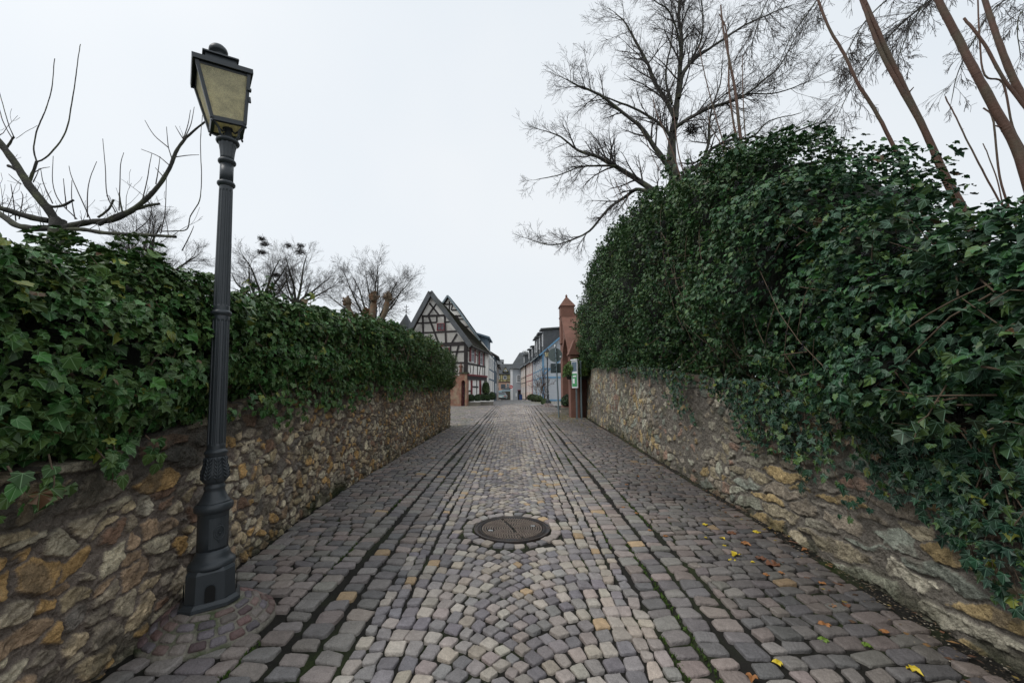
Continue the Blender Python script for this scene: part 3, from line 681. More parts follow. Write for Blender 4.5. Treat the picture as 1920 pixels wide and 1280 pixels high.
def nest(c,s,r,parent_label,mesh_only=False):
    tb=Tubes()
    for k in range(110):
        p=np.array(c)+r.normal(0,1,3)*np.array([.36,.36,.22])*s; d=nrm(r.normal(0,1,3)*np.array([1,1,.5])); tb.add(np.array([p-d*s*.38,p+r.normal(0,.04,3)*s,p+d*s*.38]),[.022*s,.03*s,.02*s],3)
    o=obj('bird_nest',tb.mesh('bird_nest'),nestm); tag(o,parent_label,'nest',"dark nests in the bare trees"); return o
nest(atY(1298,243,Y0-.3),.55,rt,'loose dark nest in the fork of the large bare tree')

# background trees, left
def bgtree(px,pybase,pytop,wpx,Y,label,seed,limbs=7,kids=(0,9,7,4),up=.08,lean=0):
    r=np.random.default_rng(seed); b=atY(px,pybase,Y); g=float(zg(Y)); top=atY(px,pytop,Y).z; Ht=top-g; wid=wpx*Y/F
    t=thing('bare_tree',label,'tree',(b.x,Y,g),'bare winter trees beyond the left hedge'); tr=Tubes(); tw=Tubes()
    z0=max(b.z-g-.5,Ht*.25); base=np.array([b.x,Y,g-.2]); fork=np.array([b.x+lean,Y,g+z0])
    limb(tr,[base,(base+fork)/2+r.normal(0,.08,3),fork],Ht*.024,Ht*.016,r,4,9)
    for k in range(limbs):
        a=(k+.5)/limbs*2-1; ang=a*1.25; az=r.uniform(0,math.pi*2); 
        d=nrm(np.array([math.sin(ang),.55*math.cos(az)*abs(math.sin(ang)+.3),math.cos(ang)+.25])); L=(Ht-z0)*(1-.22*abs(a))*r.uniform(.60,.70); L=min(L,wid*.62)
        pts=[fork+np.array([0,0,-.2])]; dd=d.copy()
        for q in range(4): pts.append(pts[-1]+dd*L/4); dd=nrm(dd+UP*.05+r.normal(0,.12,3))
        P,R=limb(tr,pts,Ht*.0085,Ht*.0022,r,3,5,.03); dress(tw,P,R*.6,r,L*.55,12,1,kids,up=up*.35,minr=Y*.00012,start=.12,spread=(.35,.95),wig=.10)
    obj('trunk',tr.mesh('trunk'),M['bark'],t); obj('crown',tw.mesh('crown'),M['bark2'],t); return t
bgtree(270,520,345,250,17,'spreading bare tree seen under the thick pruned limbs on the left',21,8,(0,10,8,4))
bgtree(490,560,420,170,38,'left bare tree of the pair that carries dark nests',22,6,(0,8,7,3))
bgtree(556,560,428,180,40,'right bare tree of the pair that carries dark nests',23,6,(0,8,7,3))
bgtree(700,600,440,200,36,'round-crowned bare tree behind the knobbly pollard',24,9,(0,9,7,3))
for k,(px,py,s) in enumerate([(491,448,.45),(497,458,.5),(491,473,.55),(541,461,.45),(564,461,.45),(564,472,.6),(517,515,.5)]):
    Yn=38 if px<520 else 40
    lab=['dark nest, topmost in the left nest tree','dark nest, second highest in the left nest tree','dark nest, lowest in the crown of the left nest tree','dark nest on the left side of the right nest tree','small upper nest on the right side of the right nest tree','large round nest on the right side of the right nest tree','faint nest low among twigs just above the ivy'][k]
    nest(atY(px,py,Yn),s*1.1,np.random.default_rng(k+60),lab)
# pollard behind the left hedge
def pollard():
    r=np.random.default_rng(77); Y=17.; c=lambda x,y:atY(400+x/3.367,400+y/3.367,Y)
    t=thing('pollard_tree','knobbly brown pollard with stub limbs above the hedge, left of gable','tree',(c(1010,700).x,Y,float(zg(Y))))
    tr=Tubes(); kn=MB()
    b=c(1010,760); limb(tr,[(b.x,Y,zg(Y)-.1),(b.x,Y,2),b],.30,.26,r,4,12,.06)
    for pts,r0 in (([(1000,720),(1000,640),(1005,560),(1010,530)],.17),([(1040,700),(1080,640),(1095,570),(1100,530)],.13),([(980,720),(900,690),(860,620),(845,560)],.13),([(990,700),(975,660),(965,630)],.16)):
        P,R=limb(tr,[c(*p)+Vector((0,r.normal(0,.1),0)) for p in pts],r0,r0*.8,r,5,10,.10)
        e=P[-1]
        for q in range(9):   # swollen heads with cut stubs
            d=nrm(r.normal(0,1,3)+UP*.5); o=e+d*.12; tr.add(np.array([e-d*.05,e+d*.06,o+d*.03,o+d*.10]),[.10,.15,.10,.04],7)
        for q in range(16):
            d=nrm(r.normal(0,1,3)+UP*.7); tr.add(np.array([e+d*.12,e+d*(.2+r.random()*.12)]),[.03,.022],5)
    obj('trunk',tr.mesh('trunk'),M['pollard'],t)
pollard()
# pruned near tree, upper left
def pruned():
    r=np.random.default_rng(5); Y=4.5; k=420/1280; c=lambda x,y,dy=0:atY(x*k,50+y*k,Y+dy)
    t=thing('pruned_tree','hard-pruned bare tree with thick limbs fanning out above the left ivy','tree',(c(320,1200).x,Y,float(zg(Y))))
    tr=Tubes(); tw=Tubes(); b=c(325,1180)
    limb(tr,[(b.x,Y,zg(Y)-.1),(b.x-.03,Y,1.4),b,c(310,1120)],.10,.06,r,4,12,.04)
    Ls=[([(330,1140),(290,1060),(230,980),(160,890),(90,780),(20,680),(-80,560),(-200,470)],.075,.04,-.1),
     ([(300,1150),(200,1150),(90,1130),(0,1070),(-120,1010)],.06,.045,.15),
     ([(280,1110),(180,1090),(80,1060),(0,1035),(-120,1000)],.055,.04,-.15),
     ([(340,1160),(420,1135),(520,1115),(640,1105),(740,1060),(830,990),(910,900),(975,790),(1000,720),(1045,650),(1080,610),(1170,535)],.065,.014,.05),
     ([(360,1160),(480,1160),(600,1180),(760,1188),(900,1192),(1005,1200)],.04,.022,-.1),
     ([(560,1130),(660,1085),(760,1050),(850,1025),(920,1015)],.04,.02,.12),
     ([(165,890),(190,830),(210,775)],.028,.02,0),
     ([(210,775),(190,700),(200,600),(230,520),(270,420),(295,300),(308,178)],.014,.005,0),
     ([(210,775),(260,750),(340,660),(385,560),(405,440),(425,300),(440,180),(455,100)],.015,.005,.05),
     ([(110,830),(80,810),(45,795)],.03,.024,0),([(260,1010),(300,1030),(360,1025),(420,995)],.03,.016,-.05),([(40,690),(60,660),(80,630)],.02,.014,0),
     ([(80,630),(50,560),(20,450),(0,380)],.009,.004,0),([(70,640),(30,570),(0,480),(-20,400)],.009,.004,.1),([(90,640),(150,600),(210,565)],.004,.003,0),
     ([(925,1170),(1000,1165),(1070,1155),(1090,1080),(1140,990),(1150,860),(1145,700),(1150,560),(1160,480)],.012,.004,-.05),
     ([(560,1090),(620,1040),(650,985)],.02,.014,0),([(700,1060),(690,1000),(685,950)],.014,.008,0)]
    for pts,r0,r1,dy in Ls: limb(tr,[c(x,y,dy*i*.3) for i,(x,y) in enumerate(pts)],r0*.62,r1*.75,r,5,8,.05,.004)
    # long whips
    for pts in ([(500,1090),(500,950),(515,860),(550,770)],[(660,1060),(610,960),(600,800),(585,640)],[(680,1050),(685,900),(690,790),(707,720)],[(440,1100),(340,1000),(300,890),(303,740)],[(520,1110),(450,950),(410,860),(393,795)],[(815,985),(840,880),(855,790),(868,722)],
      [(890,900),(905,820),(915,740)],[(1048,650),(1075,560),(1090,475)],[(1055,640),(1090,560),(1110,460)],[(1045,640),(1020,600),(1000,565)],[(980,750),(960,680),(950,570)],[(960,690),(880,620),(827,537)],[(965,790),(900,740),(808,703)],[(1000,745),(1080,735),(1140,733)],[(935,860),(910,830),(888,806)],
      [(380,1040),(370,950),(362,868)],[(300,1010),(250,900),(230,810)],[(190,890),(210,850),(225,810)],[(200,830),(240,810),(285,802)],[(120,900),(80,870),(50,843)],[(430,1100),(410,980),(412,880)],[(760,1180),(850,1100),(870,1000)],[(920,1180),(945,1050),(952,850)],[(1040,1280),(1090,1180),(1105,1140)],[(90,1110),(70,960),(60,900)],[(110,1100),(130,980),(120,940)]):
        limb(tw,[c(x,y,r.normal(0,.04)) for x,y in pts],.0065,.003,r,4,5,0,.002)
    for i in range(46):
        P=tr.d[8][0][int(r.integers(0,6))]; j=int(r.integers(2,len(P)-1)); grow(tw,P[j],nrm(np.array([r.normal(0,.5),r.normal(0,.5),1.])),r.uniform(.1,.45),.005,2,r,up=.1,kids=(0,0,2,1),minr=.002)
    obj('limbs',tr.mesh('limbs'),M['bark'],t); obj('twigs',tw.mesh('twigs'),M['bark2'],t)
pruned()
# shoots growing out of the right ivy
k4=lambda x,y:(1400+x/2.667,y/2.667)
k3=lambda x,y:(960+x/2.667,y/2.667)
def shoots(name,label,Y,defs,cf,group='bare brown stems growing out of the right ivy',m='shoot',seed=1,cat='sapling'):
    r=np.random.default_rng(seed); p0=atY(*cf(*defs[0][0][0]),Y); t=thing(name,label,cat,(p0.x,p0.y,float(zg(Y))),group)
    for pts,r0,r1 in defs:
        tb=Tubes(); P=[atY(*cf(x,y),Y+.03*i) for i,(x,y) in enumerate(pts)]; root=P[0]; d=(P[0]-P[1]).normalized()
        P=[Vector((root.x+d.x*.6,Y,zg(Y)-.05)),root+d*.5]+P
        Pn,Rn=limb(tb,P,r0*.66,r1*.66,r,5,9,.02,.004)
        for j in range(8,len(Pn)-2,7):    # leaf-scar knuckles
            tb.add(np.array([Pn[j]-(Pn[j+1]-Pn[j])*.12,Pn[j],Pn[j]+(Pn[j+1]-Pn[j])*.12]),[Rn[j],Rn[j]*1.07,Rn[j]],9)
            if r.random()<.35: dd=nrm(r.normal(0,1,3)+UP); tb.add(np.array([Pn[j],Pn[j]+dd*Rn[j]*2.6]),[Rn[j]*.35,Rn[j]*.16],5)
        obj('stem',tb.mesh('stem'),M[m],t)
shoots('bare_sapling','thick twin-stemmed brown sapling leaning left out of the ivy',3.7,[([(1150,1210),(1090,1050),(1000,880),(900,660),(790,430),(680,200),(590,0),(500,-200)],.062,.03),([(1110,1170),(1050,1040),(960,840),(880,650),(760,430),(680,280),(610,110),(570,0),(520,-130)],.042,.022)],k4,seed=2)
shoots('bare_sapling','slender single brown sapling left of the thick twin stems',3.9,[([(915,1170),(850,980),(760,780),(660,580),(560,420),(490,270),(420,150),(360,0),(320,-120)],.034,.018)],k4,seed=3)
shoots('bare_sapling','thickest brown sapling, leaning in from the right edge',3.2,[([(1500,1150),(1420,980),(1340,740),(1220,510),(1130,340),(1060,200),(960,0),(880,-160)],.065,.038)],k4,seed=4)
shoots('bare_sapling','brown sapling crossing the top right corner with a cut branch',3.3,[([(1640,1000),(1500,700),(1370,450),(1290,270),(1240,120),(1200,0),(1150,-150)],.05,.03),([(1500,680),(1400,540),(1290,400),(1200,240),(1130,140),(1088,90)],.026,.016)],k4,seed=5)
shoots('bare_sapling','thin forked stems beside the thickest sapling at the right edge',3.5,[([(1340,1100),(1270,880),(1240,640),(1220,570),(1185,540)],.016,.010),([(1300,1100),(1260,900),(1220,780),(1190,715)],.010,.006),([(1260,1010),(1170,850),(1090,690),(1040,590),(985,485)],.013,.008),([(1420,800),(1330,640),(1280,420),(1190,380),(1165,200),(1160,0)],.016,.010)],k4,seed=6)
shoots('cut_back_shrub','tall reddish pruned stems standing together on top of the mound',5.6,[([(1160,850),(1140,640),(1120,450),(1080,240),(1060,130),(1050,20)],.050,.016),([(1150,800),(1110,640),(1085,450),(1085,300),(1070,150),(1038,75)],.03,.014),([(1180,830),(1165,640),(1155,450),(1155,280)],.017,.010),([(1100,830),(1060,720),(1010,540),(970,380),(940,230)],.019,.010),([(1090,820),(1040,710),(985,610),(985,500)],.014,.008)],k3,seed=7,cat='shrub',group=None)
shoots('cut_back_shrub','pale pruned stems in front of the large tree trunk',8.0,[([(850,930),(810,780),(770,680),(720,560),(702,480)],.030,.014),([(865,900),(830,760),(815,640),(805,540)],.024,.014),([(760,890),(700,770),(650,640)],.016,.009),([(880,860),(875,790),(870,720)],.008,.006)],k3,seed=8,cat='shrub',group=None)
shoots('cut_back_shrub','low reddish cut stems at the left shoulder of the mound',10.5,[([(600,1070),(560,1000),(510,890)],.022,.014),([(590,1060),(575,960),(570,850)],.018,.010),([(560,1050),(500,920),(465,790)],.014,.008)],k3,seed=9,cat='shrub',group=None)
# weeping branches entering from the upper right
def weeping():
    r=np.random.default_rng(17); Y=9.5; t=thing('overhanging_tree','tree whose dark drooping branches hang in from the top right','tree',(19,Y,float(zg(Y))))
    tr=Tubes(); tw=Tubes(); limb(tr,[(19,Y,0),(18.8,Y,6),(17,Y,12),(14,Y,15)],.35,.16,r,4,10)
    for pts,r0,per,Ls in (([(1900,-900),(1400,-420),(1100,-160),(930,-10),(800,90),(640,250),(520,430),(440,600)],.055,44,1.3),([(1500,-900),(1000,-500),(700,-260),(420,-70),(330,40),(230,190),(170,330)],.045,36,1.1),([(1100,-160),(960,-60),(860,60),(810,160),(760,300)],.03,24,1.0),
        ([(1300,-500),(1000,-300),(820,-100),(640,60),(540,210),(500,300)],.035,28,1.1),([(1900,-700),(1700,-300),(1450,-80),(1240,30),(1130,200),(1060,350),(1020,500)],.035,24,1.0),([(1900,-500),(1700,-200),(1480,0),(1370,90),(1380,300)],.03,20,.9),([(1000,-500),(600,-420),(250,-180),(120,-20),(60,120),(20,260)],.03,26,1.1)):
        P0=deep([k4(x,y) for x,y in pts],Y,.15,r); P,R=limb(tr,[Vector((14.2,Y,14.8))]+P0,r0,.008,r,4,6,.03,.02)
        dress(tw,P,R,r,Ls,per,1,(0,5,4,2),up=0,droop=.34,minr=.0045,start=.42,spread=(.2,.75),wig=.13)
    obj('limbs',tr.mesh('limbs'),M['bark'],t); obj('crown',tw.mesh('crown'),M['bark2'],t)
weeping()
# single arching strands seen against the sky

# ------------------------------------------------------------------ street lamps
M['glassy']=mat('frosted_yellow_glass',(.90,.86,.69),.35,var=.22,vscale=18,bump=.5,bscale=160,spec=.5,speck=.25)
N_=M['glassy'].node_tree.nodes; L2_=M['glassy'].node_tree.links; gb=N_['Principled BSDF']
tl=N_.new('ShaderNodeBsdfTranslucent'); mxs=N_.new('ShaderNodeMixShader'); mxs.inputs[0].default_value=.72; L2_.new(gb.inputs['Base Color'].links[0].from_socket,tl.inputs[0]); L2_.new(gb.outputs[0],mxs.inputs[1]); L2_.new(tl.outputs[0],mxs.inputs[2]); L2_.new(mxs.outputs[0],N_['Material Output'].inputs[0])
M['bulb']=mat('lamp_white',(.5,.48,.42),.4)
def lamp(name,label,loc,tiltx,tilty,yaw_head,yaw_base,extra_head=(0,0),group='iron street lamps with four-sided lanterns'):
    """built upright in local coordinates, z=0 at the underside of the foot"""
    t=thing(name,label,'street lamp',loc,group); I=M['iron']
    def sub_(nm,mb,m=I,par=t): return mb.build(nm,m,par,local=True)
    def oct_(r0,r1,z0,z1,mb,yaw=yaw_base):
        a=[yaw+math.pi/4*k+(.13 if k%2 else -.13) for k in range(8)]
        v=[(r0*math.cos(q),r0*math.sin(q),z0) for q in a]+[(r1*math.cos(q),r1*math.sin(q),z1) for q in a]
        mb.add(v,[tuple(range(7,-1,-1)),tuple(range(8,16))]+[(k,(k+1)%8,8+(k+1)%8,8+k) for k in range(8)])
    m=MB(); oct_(.183,.183,0,.018,m); oct_(.178,.158,.018,.036,m); oct_(.150,.147,.034,.195,m); oct_(.147,.133,.195,.214,m); 
    for k in (0,2,4,6):   # arched openings, framed
        a=yaw_base+math.pi/4*(k+.5)+0.0; d=Vector((math.cos(a),math.sin(a),0)); s=Vector((-d.y,d.x,0)); c=d*.1375
        arc=[c+s*(.027*math.cos(q))+Vector((0,0,.105+.027*math.sin(q))) for q in np.linspace(0,math.pi,9)]+[c-s*.027+Vector((0,0,.04)),c+s*.027+Vector((0,0,.04))]
        o=sub_('cable_opening',MB().prism(arc,d*.0035),M['hole'])
    base=sub_('foot',m)
    m=MB(); m.lathe([(.128,.208),(.131,.222),(.128,.236),(.118,.246),(.106,.256),(.101,.27),(.097,.285),(.094,.292),(.090,.296),(.0875,.31)],36)
    sub_('base_moulding',m)
    m=MB(); m.lathe([(.087,.30),(.0865,.40),(.086,.525),(.092,.535),(.106,.545),(.110,.558),(.110,.575),(.103,.588),(.098,.592)],36); ped=sub_('pedestal',m)
    # inspection door with raised oval crest, facing the street
    a=R_(-32); d=Vector((math.cos(a),math.sin(a),0)); 
    m=MB(); V=[];n=9
    for i in range(n):
        q=a+(i/(n-1)-.5)*1.25
        for z in (.325,.505): V.append((.0905*math.cos(q),.0905*math.sin(q),z))
    for i in range(n):
        q=a+(i/(n-1)-.5)*1.25
        for z in (.325,.505): V.append((.083*math.cos(q),.083*math.sin(q),z))
    Fq=[(2*i,2*i+2,2*i+3,2*i+1) for i in range(n-1)]+[(2*n+2*i,2*i+2*n+1,2*i+2*n+3,2*i+2*n+2) for i in range(n-1)]
    Fq+=[(2*i,2*n+2*i,2*n+2*i+2,2*i+2) for i in range(n-1)]+[(2*i+1,2*i+3,2*n+2*i+3,2*n+2*i+1) for i in range(n-1)]+[(0,1,2*n+1,2*n),(2*n-2,4*n-2,4*n-1,2*n-1)]
    m.add(V,Fq); door=sub_('inspection_door',m,I,ped)
    def onp(u,z,r=.092): q=a+u/.09; return Vector((r*math.cos(q),r*math.sin(q),z))
    m=MB()
    for rx,rz,w in ((.030,.040,.004),(.020,.028,.0028)): m.tube([onp(rx*math.cos(q),.415+rz*math.sin(q)) for q in np.linspace(0,2*math.pi,25)],w,6)
    for q in np.linspace(0,2*math.pi,13)[:-1]: m.tube([onp(.007*math.cos(q),.415+.009*math.sin(q),.093),onp(.014*math.cos(q),.415+.020*math.sin(q),.093)],.0018,4)
    m.lathe([(.007,-.004),(.007,.004)],10,tuple(onp(0,.415,.093)))
    m.tube([onp(-.014,.455),onp(0,.478),onp(.014,.455)],.003,5); m.tube([onp(-.012,.375),onp(0,.358),onp(.012,.375)],.003,5)
    sub_('crest',m,I,door)
    m=MB(); m.lathe([(.098,.590),(.088,.600),(.080,.612),(.070,.632),(.060,.655),(.056,.672),(.061,.680),(.062,.690),(.056,.698),(.053,.708),(.056,.715)],36); sub_('collar',m)
    # acanthus vase: bulging body with raised leaves
    m=MB(); m.lathe([(.050,.705),(.064,.722),(.073,.748),(.073,.775),(.066,.805),(.058,.835),(.056,.862),(.058,.880)],32)
    for k in range(8):
        a0=2*math.pi*k/8
        def pr(z): return float(np.interp(z,[.715,.748,.775,.805,.835,.862,.885],[.060,.074,.075,.069,.061,.060,.062]))
        zs=np.linspace(.722,.878,9); m.tube([Vector((pr(z)*math.cos(a0),pr(z)*math.sin(a0),z)) for z in zs],[.003,.006,.0065,.006,.0055,.005,.0045,.004,.002],6)
        for z in np.linspace(.735,.845,6):
            for sg in (-1,1):
                pts=[]
                for q in np.linspace(0,1,5):
                    aa=a0+sg*q*.30; zz_=z+.030*q-.016*q*q*0; rr2=pr(zz_)+.004*math.sin(q*math.pi); pts.append(Vector((rr2*math.cos(aa),rr2*math.sin(aa),zz_)))
                m.tube(pts,[.0035,.0055,.006,.005,.002],6)
    sub_('leaf_vase',m)
    m=MB(); m.lathe([(.058,.878),(.061,.886),(.061,.893),(.066,.899),(.068,.906),(.066,.913),(.058,.918),(.055,.926)],32); sub_('vase_ring',m)
    # fluted shafts
    def flute(a,z): 
        k=16; return 1-.055*max(0,math.cos(a*k/2))**.6 if True else 1
    def shaft(nm,z0,z1,r0,r1,nf=12):
        m=MB(); seg=nf*8; zs=[z0,z0+.028,z0+.034,z0+.042,(z0+z1)/2,z1-.042,z1-.034,z1-.028,z1]; am=[0,0,.5,1,1,1,.5,0,0]; V=[];
        for z,q in zip(zs,am):
            rr3=r0+(r1-r0)*(z-z0)/(z1-z0)
            for k in range(seg):
                a=2*math.pi*k/seg; g=abs(((k/8)%1)-.5)*2; dp=.0045*q*(1 if g<.55 else 0); V.append(((rr3-dp)*math.cos(a),(rr3-dp)*math.sin(a),z))
        m.add(V,[(i*seg+k,i*seg+(k+1)%seg,(i+1)*seg+(k+1)%seg,(i+1)*seg+k) for i in range(len(zs)-1) for k in range(seg)],False); return sub_(nm,m)
    shaft('lower_shaft',.92,1.815,.053,.0505); 
    m=MB(); m.lathe([(.0505,1.812),(.054,1.818),(.061,1.824),(.0635,1.833),(.061,1.842),(.054,1.848),(.0505,1.853)],28); sub_('shaft_ring',m)
    shaft('upper_shaft',1.85,2.755,.0495,.0425)
    for z in (2.775,2.945):
        m=MB(); m.lathe([(.043,z-.022),(.050,z-.014),(.057,z-.006),(.058,z+.004),(.054,z+.012),(.044,z+.018)],28); sub_('shaft_ring',m)
    m=MB(); m.lathe([(.043,2.785),(.043,2.935)],28); sub_('neck',m)
    m=MB(); m.lathe([(.043,2.955),(.044,2.985),(.048,3.03),(.055,3.07),(.062,3.088)],96,rf=lambda a,z:1-.06*(abs(((a*12/(2*math.pi))%1)-.5)*2<.5)); 
    m.lathe([(.062,3.084),(.072,3.092),(.076,3.102),(.072,3.112),(.055,3.122),(.040,3.136),(.028,3.148),(.024,3.17),(.024,3.21)],28); sub_('capital',m)
    # lantern
    ln=bpy.data.objects.new('lantern',None); COL.objects.link(ln); ln.parent=t; ln.location=(0,0,3.17); ln.rotation_euler=(Matrix.Rotation(extra_head[0],3,'X')@Matrix.Rotation(extra_head[1],3,'Y')@Matrix.Rotation(yaw_head,3,'Z')).to_euler(); WLOC[ln.name]=Vector((0,0,0))
    def ring(mb,h0,h1,z0,z1,th):
        for k in range(4):
            q=[Vector((s1*a_,s2*a_,z)) for (s1,s2) in (((-1,-1),(1,-1)),((1,-1),(1,1)),((1,1),(-1,1)),((-1,1),(-1,-1)))[k:k+1] for a_,z in () ] if False else None
            c=[(-1,-1),(1,-1),(1,1),(-1,1)]; a=c[k]; b=c[(k+1)%4]
            V=[(a[0]*h0,a[1]*h0,z0),(b[0]*h0,b[1]*h0,z0),(b[0]*h1,b[1]*h1,z1),(a[0]*h1,a[1]*h1,z1)]; i0=h0-th; i1=h1-th
            V+=[(a[0]*i0,a[1]*i0,z0),(b[0]*i0,b[1]*i0,z0),(b[0]*i1,b[1]*i1,z1),(a[0]*i1,a[1]*i1,z1)]
            mb.add(V,[(0,1,2,3),(5,4,7,6),(3,2,6,7),(1,0,4,5)])
    zb,zt,hb,ht=.04,.415,.100,.158
    m=MB(); ring(m,hb+.004,hb+.008,zb-.012,zb+.018,.022); ring(m,ht-.004,ht+.002,zt-.026,zt,.024)
    for sx,sy in ((-1,-1),(1,-1),(1,1),(-1,1)):
        a=Vector((sx*hb,sy*hb,zb)); b=Vector((sx*ht,sy*ht,zt)); x=Vector((.011,0,0)); y=Vector((0,.011,0)); 
        V=[a-x-y,a+x-y,a+x+y,a-x+y,b-x-y,b+x-y,b+x+y,b-x+y]; m.add(V,[(0,3,2,1),(4,5,6,7),(0,1,5,4),(1,2,6,5),(2,3,7,6),(3,0,4,7)])
        m.lathe([(.004,-.022),(.009,-.012),(.005,0)],8,(sx*(hb+.002),sy*(hb+.002),zb-.008))
    for k in (0,2): m.box((0,(hb+ht)/2*(1 if k else -1),.0),(.001,0,0),(0,.001,0),(0,0,.001))
    sub_('lantern_frame',m,I,ln)
    for k in range(4):
        c=[(-1,-1),(1,-1),(1,1),(-1,1)]; a=c[k]; b=c[(k+1)%4]; mid=Vector(((a[0]+b[0])/2,(a[1]+b[1])/2,0)).normalized(); g=hb-.004; g2=ht-.006
        m=MB(); m.prism([(a[0]*g,a[1]*g,zb+.01),(b[0]*g,b[1]*g,zb+.01),(b[0]*g2,b[1]*g2,zt-.02),(a[0]*g2,a[1]*g2,zt-.02)],mid*-.003); sub_('glass_pane',m,M['glassy'],ln)
    m=MB(); m.prism([(-.09,-.09,zb-.004),(.09,-.09,zb-.004),(.09,.09,zb-.004),(-.09,.09,zb-.004)],(0,0,.003)); sub_('bottom_glass',m,M['glassy'],ln)
    m=MB(); m.lathe([(.03,zb-.02),(.034,zb),(.034,zb+.03),(.02,zb+.04)],12)
    for k in range(4):
        q=math.pi/4+math.pi/2*k; d=Vector((math.cos(q),math.sin(q),0)); m.tube([d*.024+Vector((0,0,-.06)),d*.055+Vector((0,0,-.062)),d*.083+Vector((0,0,-.035)),d*.088+Vector((0,0,.0)),d*.128+Vector((0,0,.028))],[.008,.009,.009,.008,.007],7)
        m.tube([d*.030+Vector((0,0,.015)),d*.055+Vector((0,0,-.010)),d*.088+Vector((0,0,.0))],[.006,.006,.006],6)
    sub_('support_scrolls',m,I,ln)
    m=MB(); m.lathe([(.012,.10),(.012,.17),(.03,.20),(.034,.25),(.03,.30),(.012,.33)],14); sub_('bulb',m,M['bulb'],ln)
    m=MB(); h=.182   # roof: overhanging rim, sloped skirt, upper tier
    ring(m,h,h+.001,zt-.012,zt+.022,.008)
    def frus(h0,h1,z0,z1): m.add([(-h0,-h0,z0),(h0,-h0,z0),(h0,h0,z0),(-h0,h0,z0),(-h1,-h1,z1),(h1,-h1,z1),(h1,h1,z1),(-h1,h1,z1)],[(3,2,1,0),(4,5,6,7),(0,1,5,4),(1,2,6,5),(2,3,7,6),(3,0,4,7)])
    frus(h-.002,.100,zt+.018,zt+.070); frus(.098,.094,zt+.070,zt+.115); frus(.112,.110,zt+.113,zt+.124); frus(.108,.050,zt+.124,zt+.150)
    m.lathe([(.050,zt+.146),(.040,zt+.162),(.040,zt+.190),(.056,zt+.198),(.062,zt+.212),(.058,zt+.230),(.044,zt+.248),(.020,zt+.262),(.001,zt+.265)],24)
    sub_('lantern_roof',m,I,ln)
    m=MB(); m.box((ht*.93,-ht*.96,zt-.13),(.012,0,0),(0,.014,0),(0,0,.008)); sub_('latch',m,I,ln); m=MB(); m.box((ht*.90,-ht*.90,zt-.20),(.008,0,0),(0,.008,0),(0,0,.02)); sub_('hinge',m,I,ln)
    t.rotation_euler=(tilty,tiltx,0); t.scale=(.95,.95,.986)
    return t
M['hole']=mat('dark_hole',(.006,.006,.006),.9,var=0)
LB=Vector((-1.865,2.65,.185))
lamp('street_lamp','tall dark iron lamp leaning slightly before the left ivy wall',LB,R_(-3.3),R_(0),R_(40),R_(12),(R_(4.9),R_(-5.4)))
# cobbled cone under the near lamp
M['mortar']=mat('mound_mortar',(.22,.20,.165),.9,var=.35,vscale=20,bump=.7,bscale=60,color2=(.06,.08,.03),c2scale=6,c2thr=.60)
def mound(cx,cy,zt_,r0,r1,label,nr=(9,13,17),seed=1,small=False):
    r=np.random.default_rng(seed); g=float(zg(cy)); t=thing('lamp_plinth',label,'plinth',(cx,cy,g)); hh=zt_-g
    prof=[(r1,-.02),(r1*.985,.012),(r0+(r1-r0)*.66,hh*.42),(r0+(r1-r0)*.33,hh*.76),(r0,hh-.006),(0.02,hh-.004)]
    m=MB(); m.lathe([(a,b) for a,b in prof],40,(cx,cy,g)); m.build('mortar_cone',M['mortar'],t)
    Vs=[];Fs=[];Cs=[];b=0
    def P_(u,a,h):   # u 0..1 top to base
        rad=float(np.interp(u,[0,.33,.66,1],[r0,r0+(r1-r0)*.33,r0+(r1-r0)*.66,r1])); z=float(np.interp(u,[0,.33,.66,1],[hh-.006,hh*.76,hh*.42,.012])); return np.array([cx+(rad+h*.6)*math.cos(a),cy+(rad+h*.6)*math.sin(a),g+z+h])
    n0=len(nr)
    for k,n in enumerate(nr):
        u0=k/n0*.92; u1=(k+1)/n0*.92; a0=r.random()
        for j in range(n):
            A0=a0+2*math.pi*(j+.07)/n; A1=a0+2*math.pi*(j+.93)/n; du=(u1-u0); K=12; th=(np.arange(K)+.5)*2*math.pi/K
            U=np.sign(np.cos(th))*np.abs(np.cos(th))**.35; Vv=np.sign(np.sin(th))*np.abs(np.sin(th))**.35; jw=1+r.normal(0,.05,K)
            cc=np.array([(.19,.12,.11),(.16,.14,.15),(.23,.16,.14),(.13,.09,.09),(.21,.18,.16)])[r.integers(0,5)]*r.uniform(.7,1.2); ring_=[]
            am,ad=(A0+A1)/2,(A1-A0)/2; um,ud=(u0+u1)/2+.02,du/2*.86
            pts=[P_(um,am,.010)]
            for rr2,hz in ((.7,.010),(.93,.006),(1,-.006)): pts+=[P_(um+ud*Vv[q]*rr2*jw[q],am+ad*U[q]*rr2*jw[q],hz+r.normal(0,.0008)) for q in range(K)]
            Vs+=pts; kk=np.arange(K); k2=(kk+1)%K; Fs.append(np.stack([kk*0,1+kk,1+k2],-1)+b)
            for a in range(2): Fs.append(np.stack([1+a*K+kk,1+(a+1)*K+kk,1+(a+1)*K+k2],-1)+b); Fs.append(np.stack([1+a*K+kk,1+(a+1)*K+k2,1+a*K+k2],-1)+b)
            b+=len(pts); Cs.append(np.tile(cc,(len(pts),1)))
    obj('setts',npmesh('setts',np.array(Vs),[np.concatenate(Fs)],np.concatenate(Cs),smooth=True),M['cobble'],t)
mound(-1.84,2.64,.19,.155,.35,'small cone of dark red setts under the near lamp, against the wall',(10,14,18,22),4)
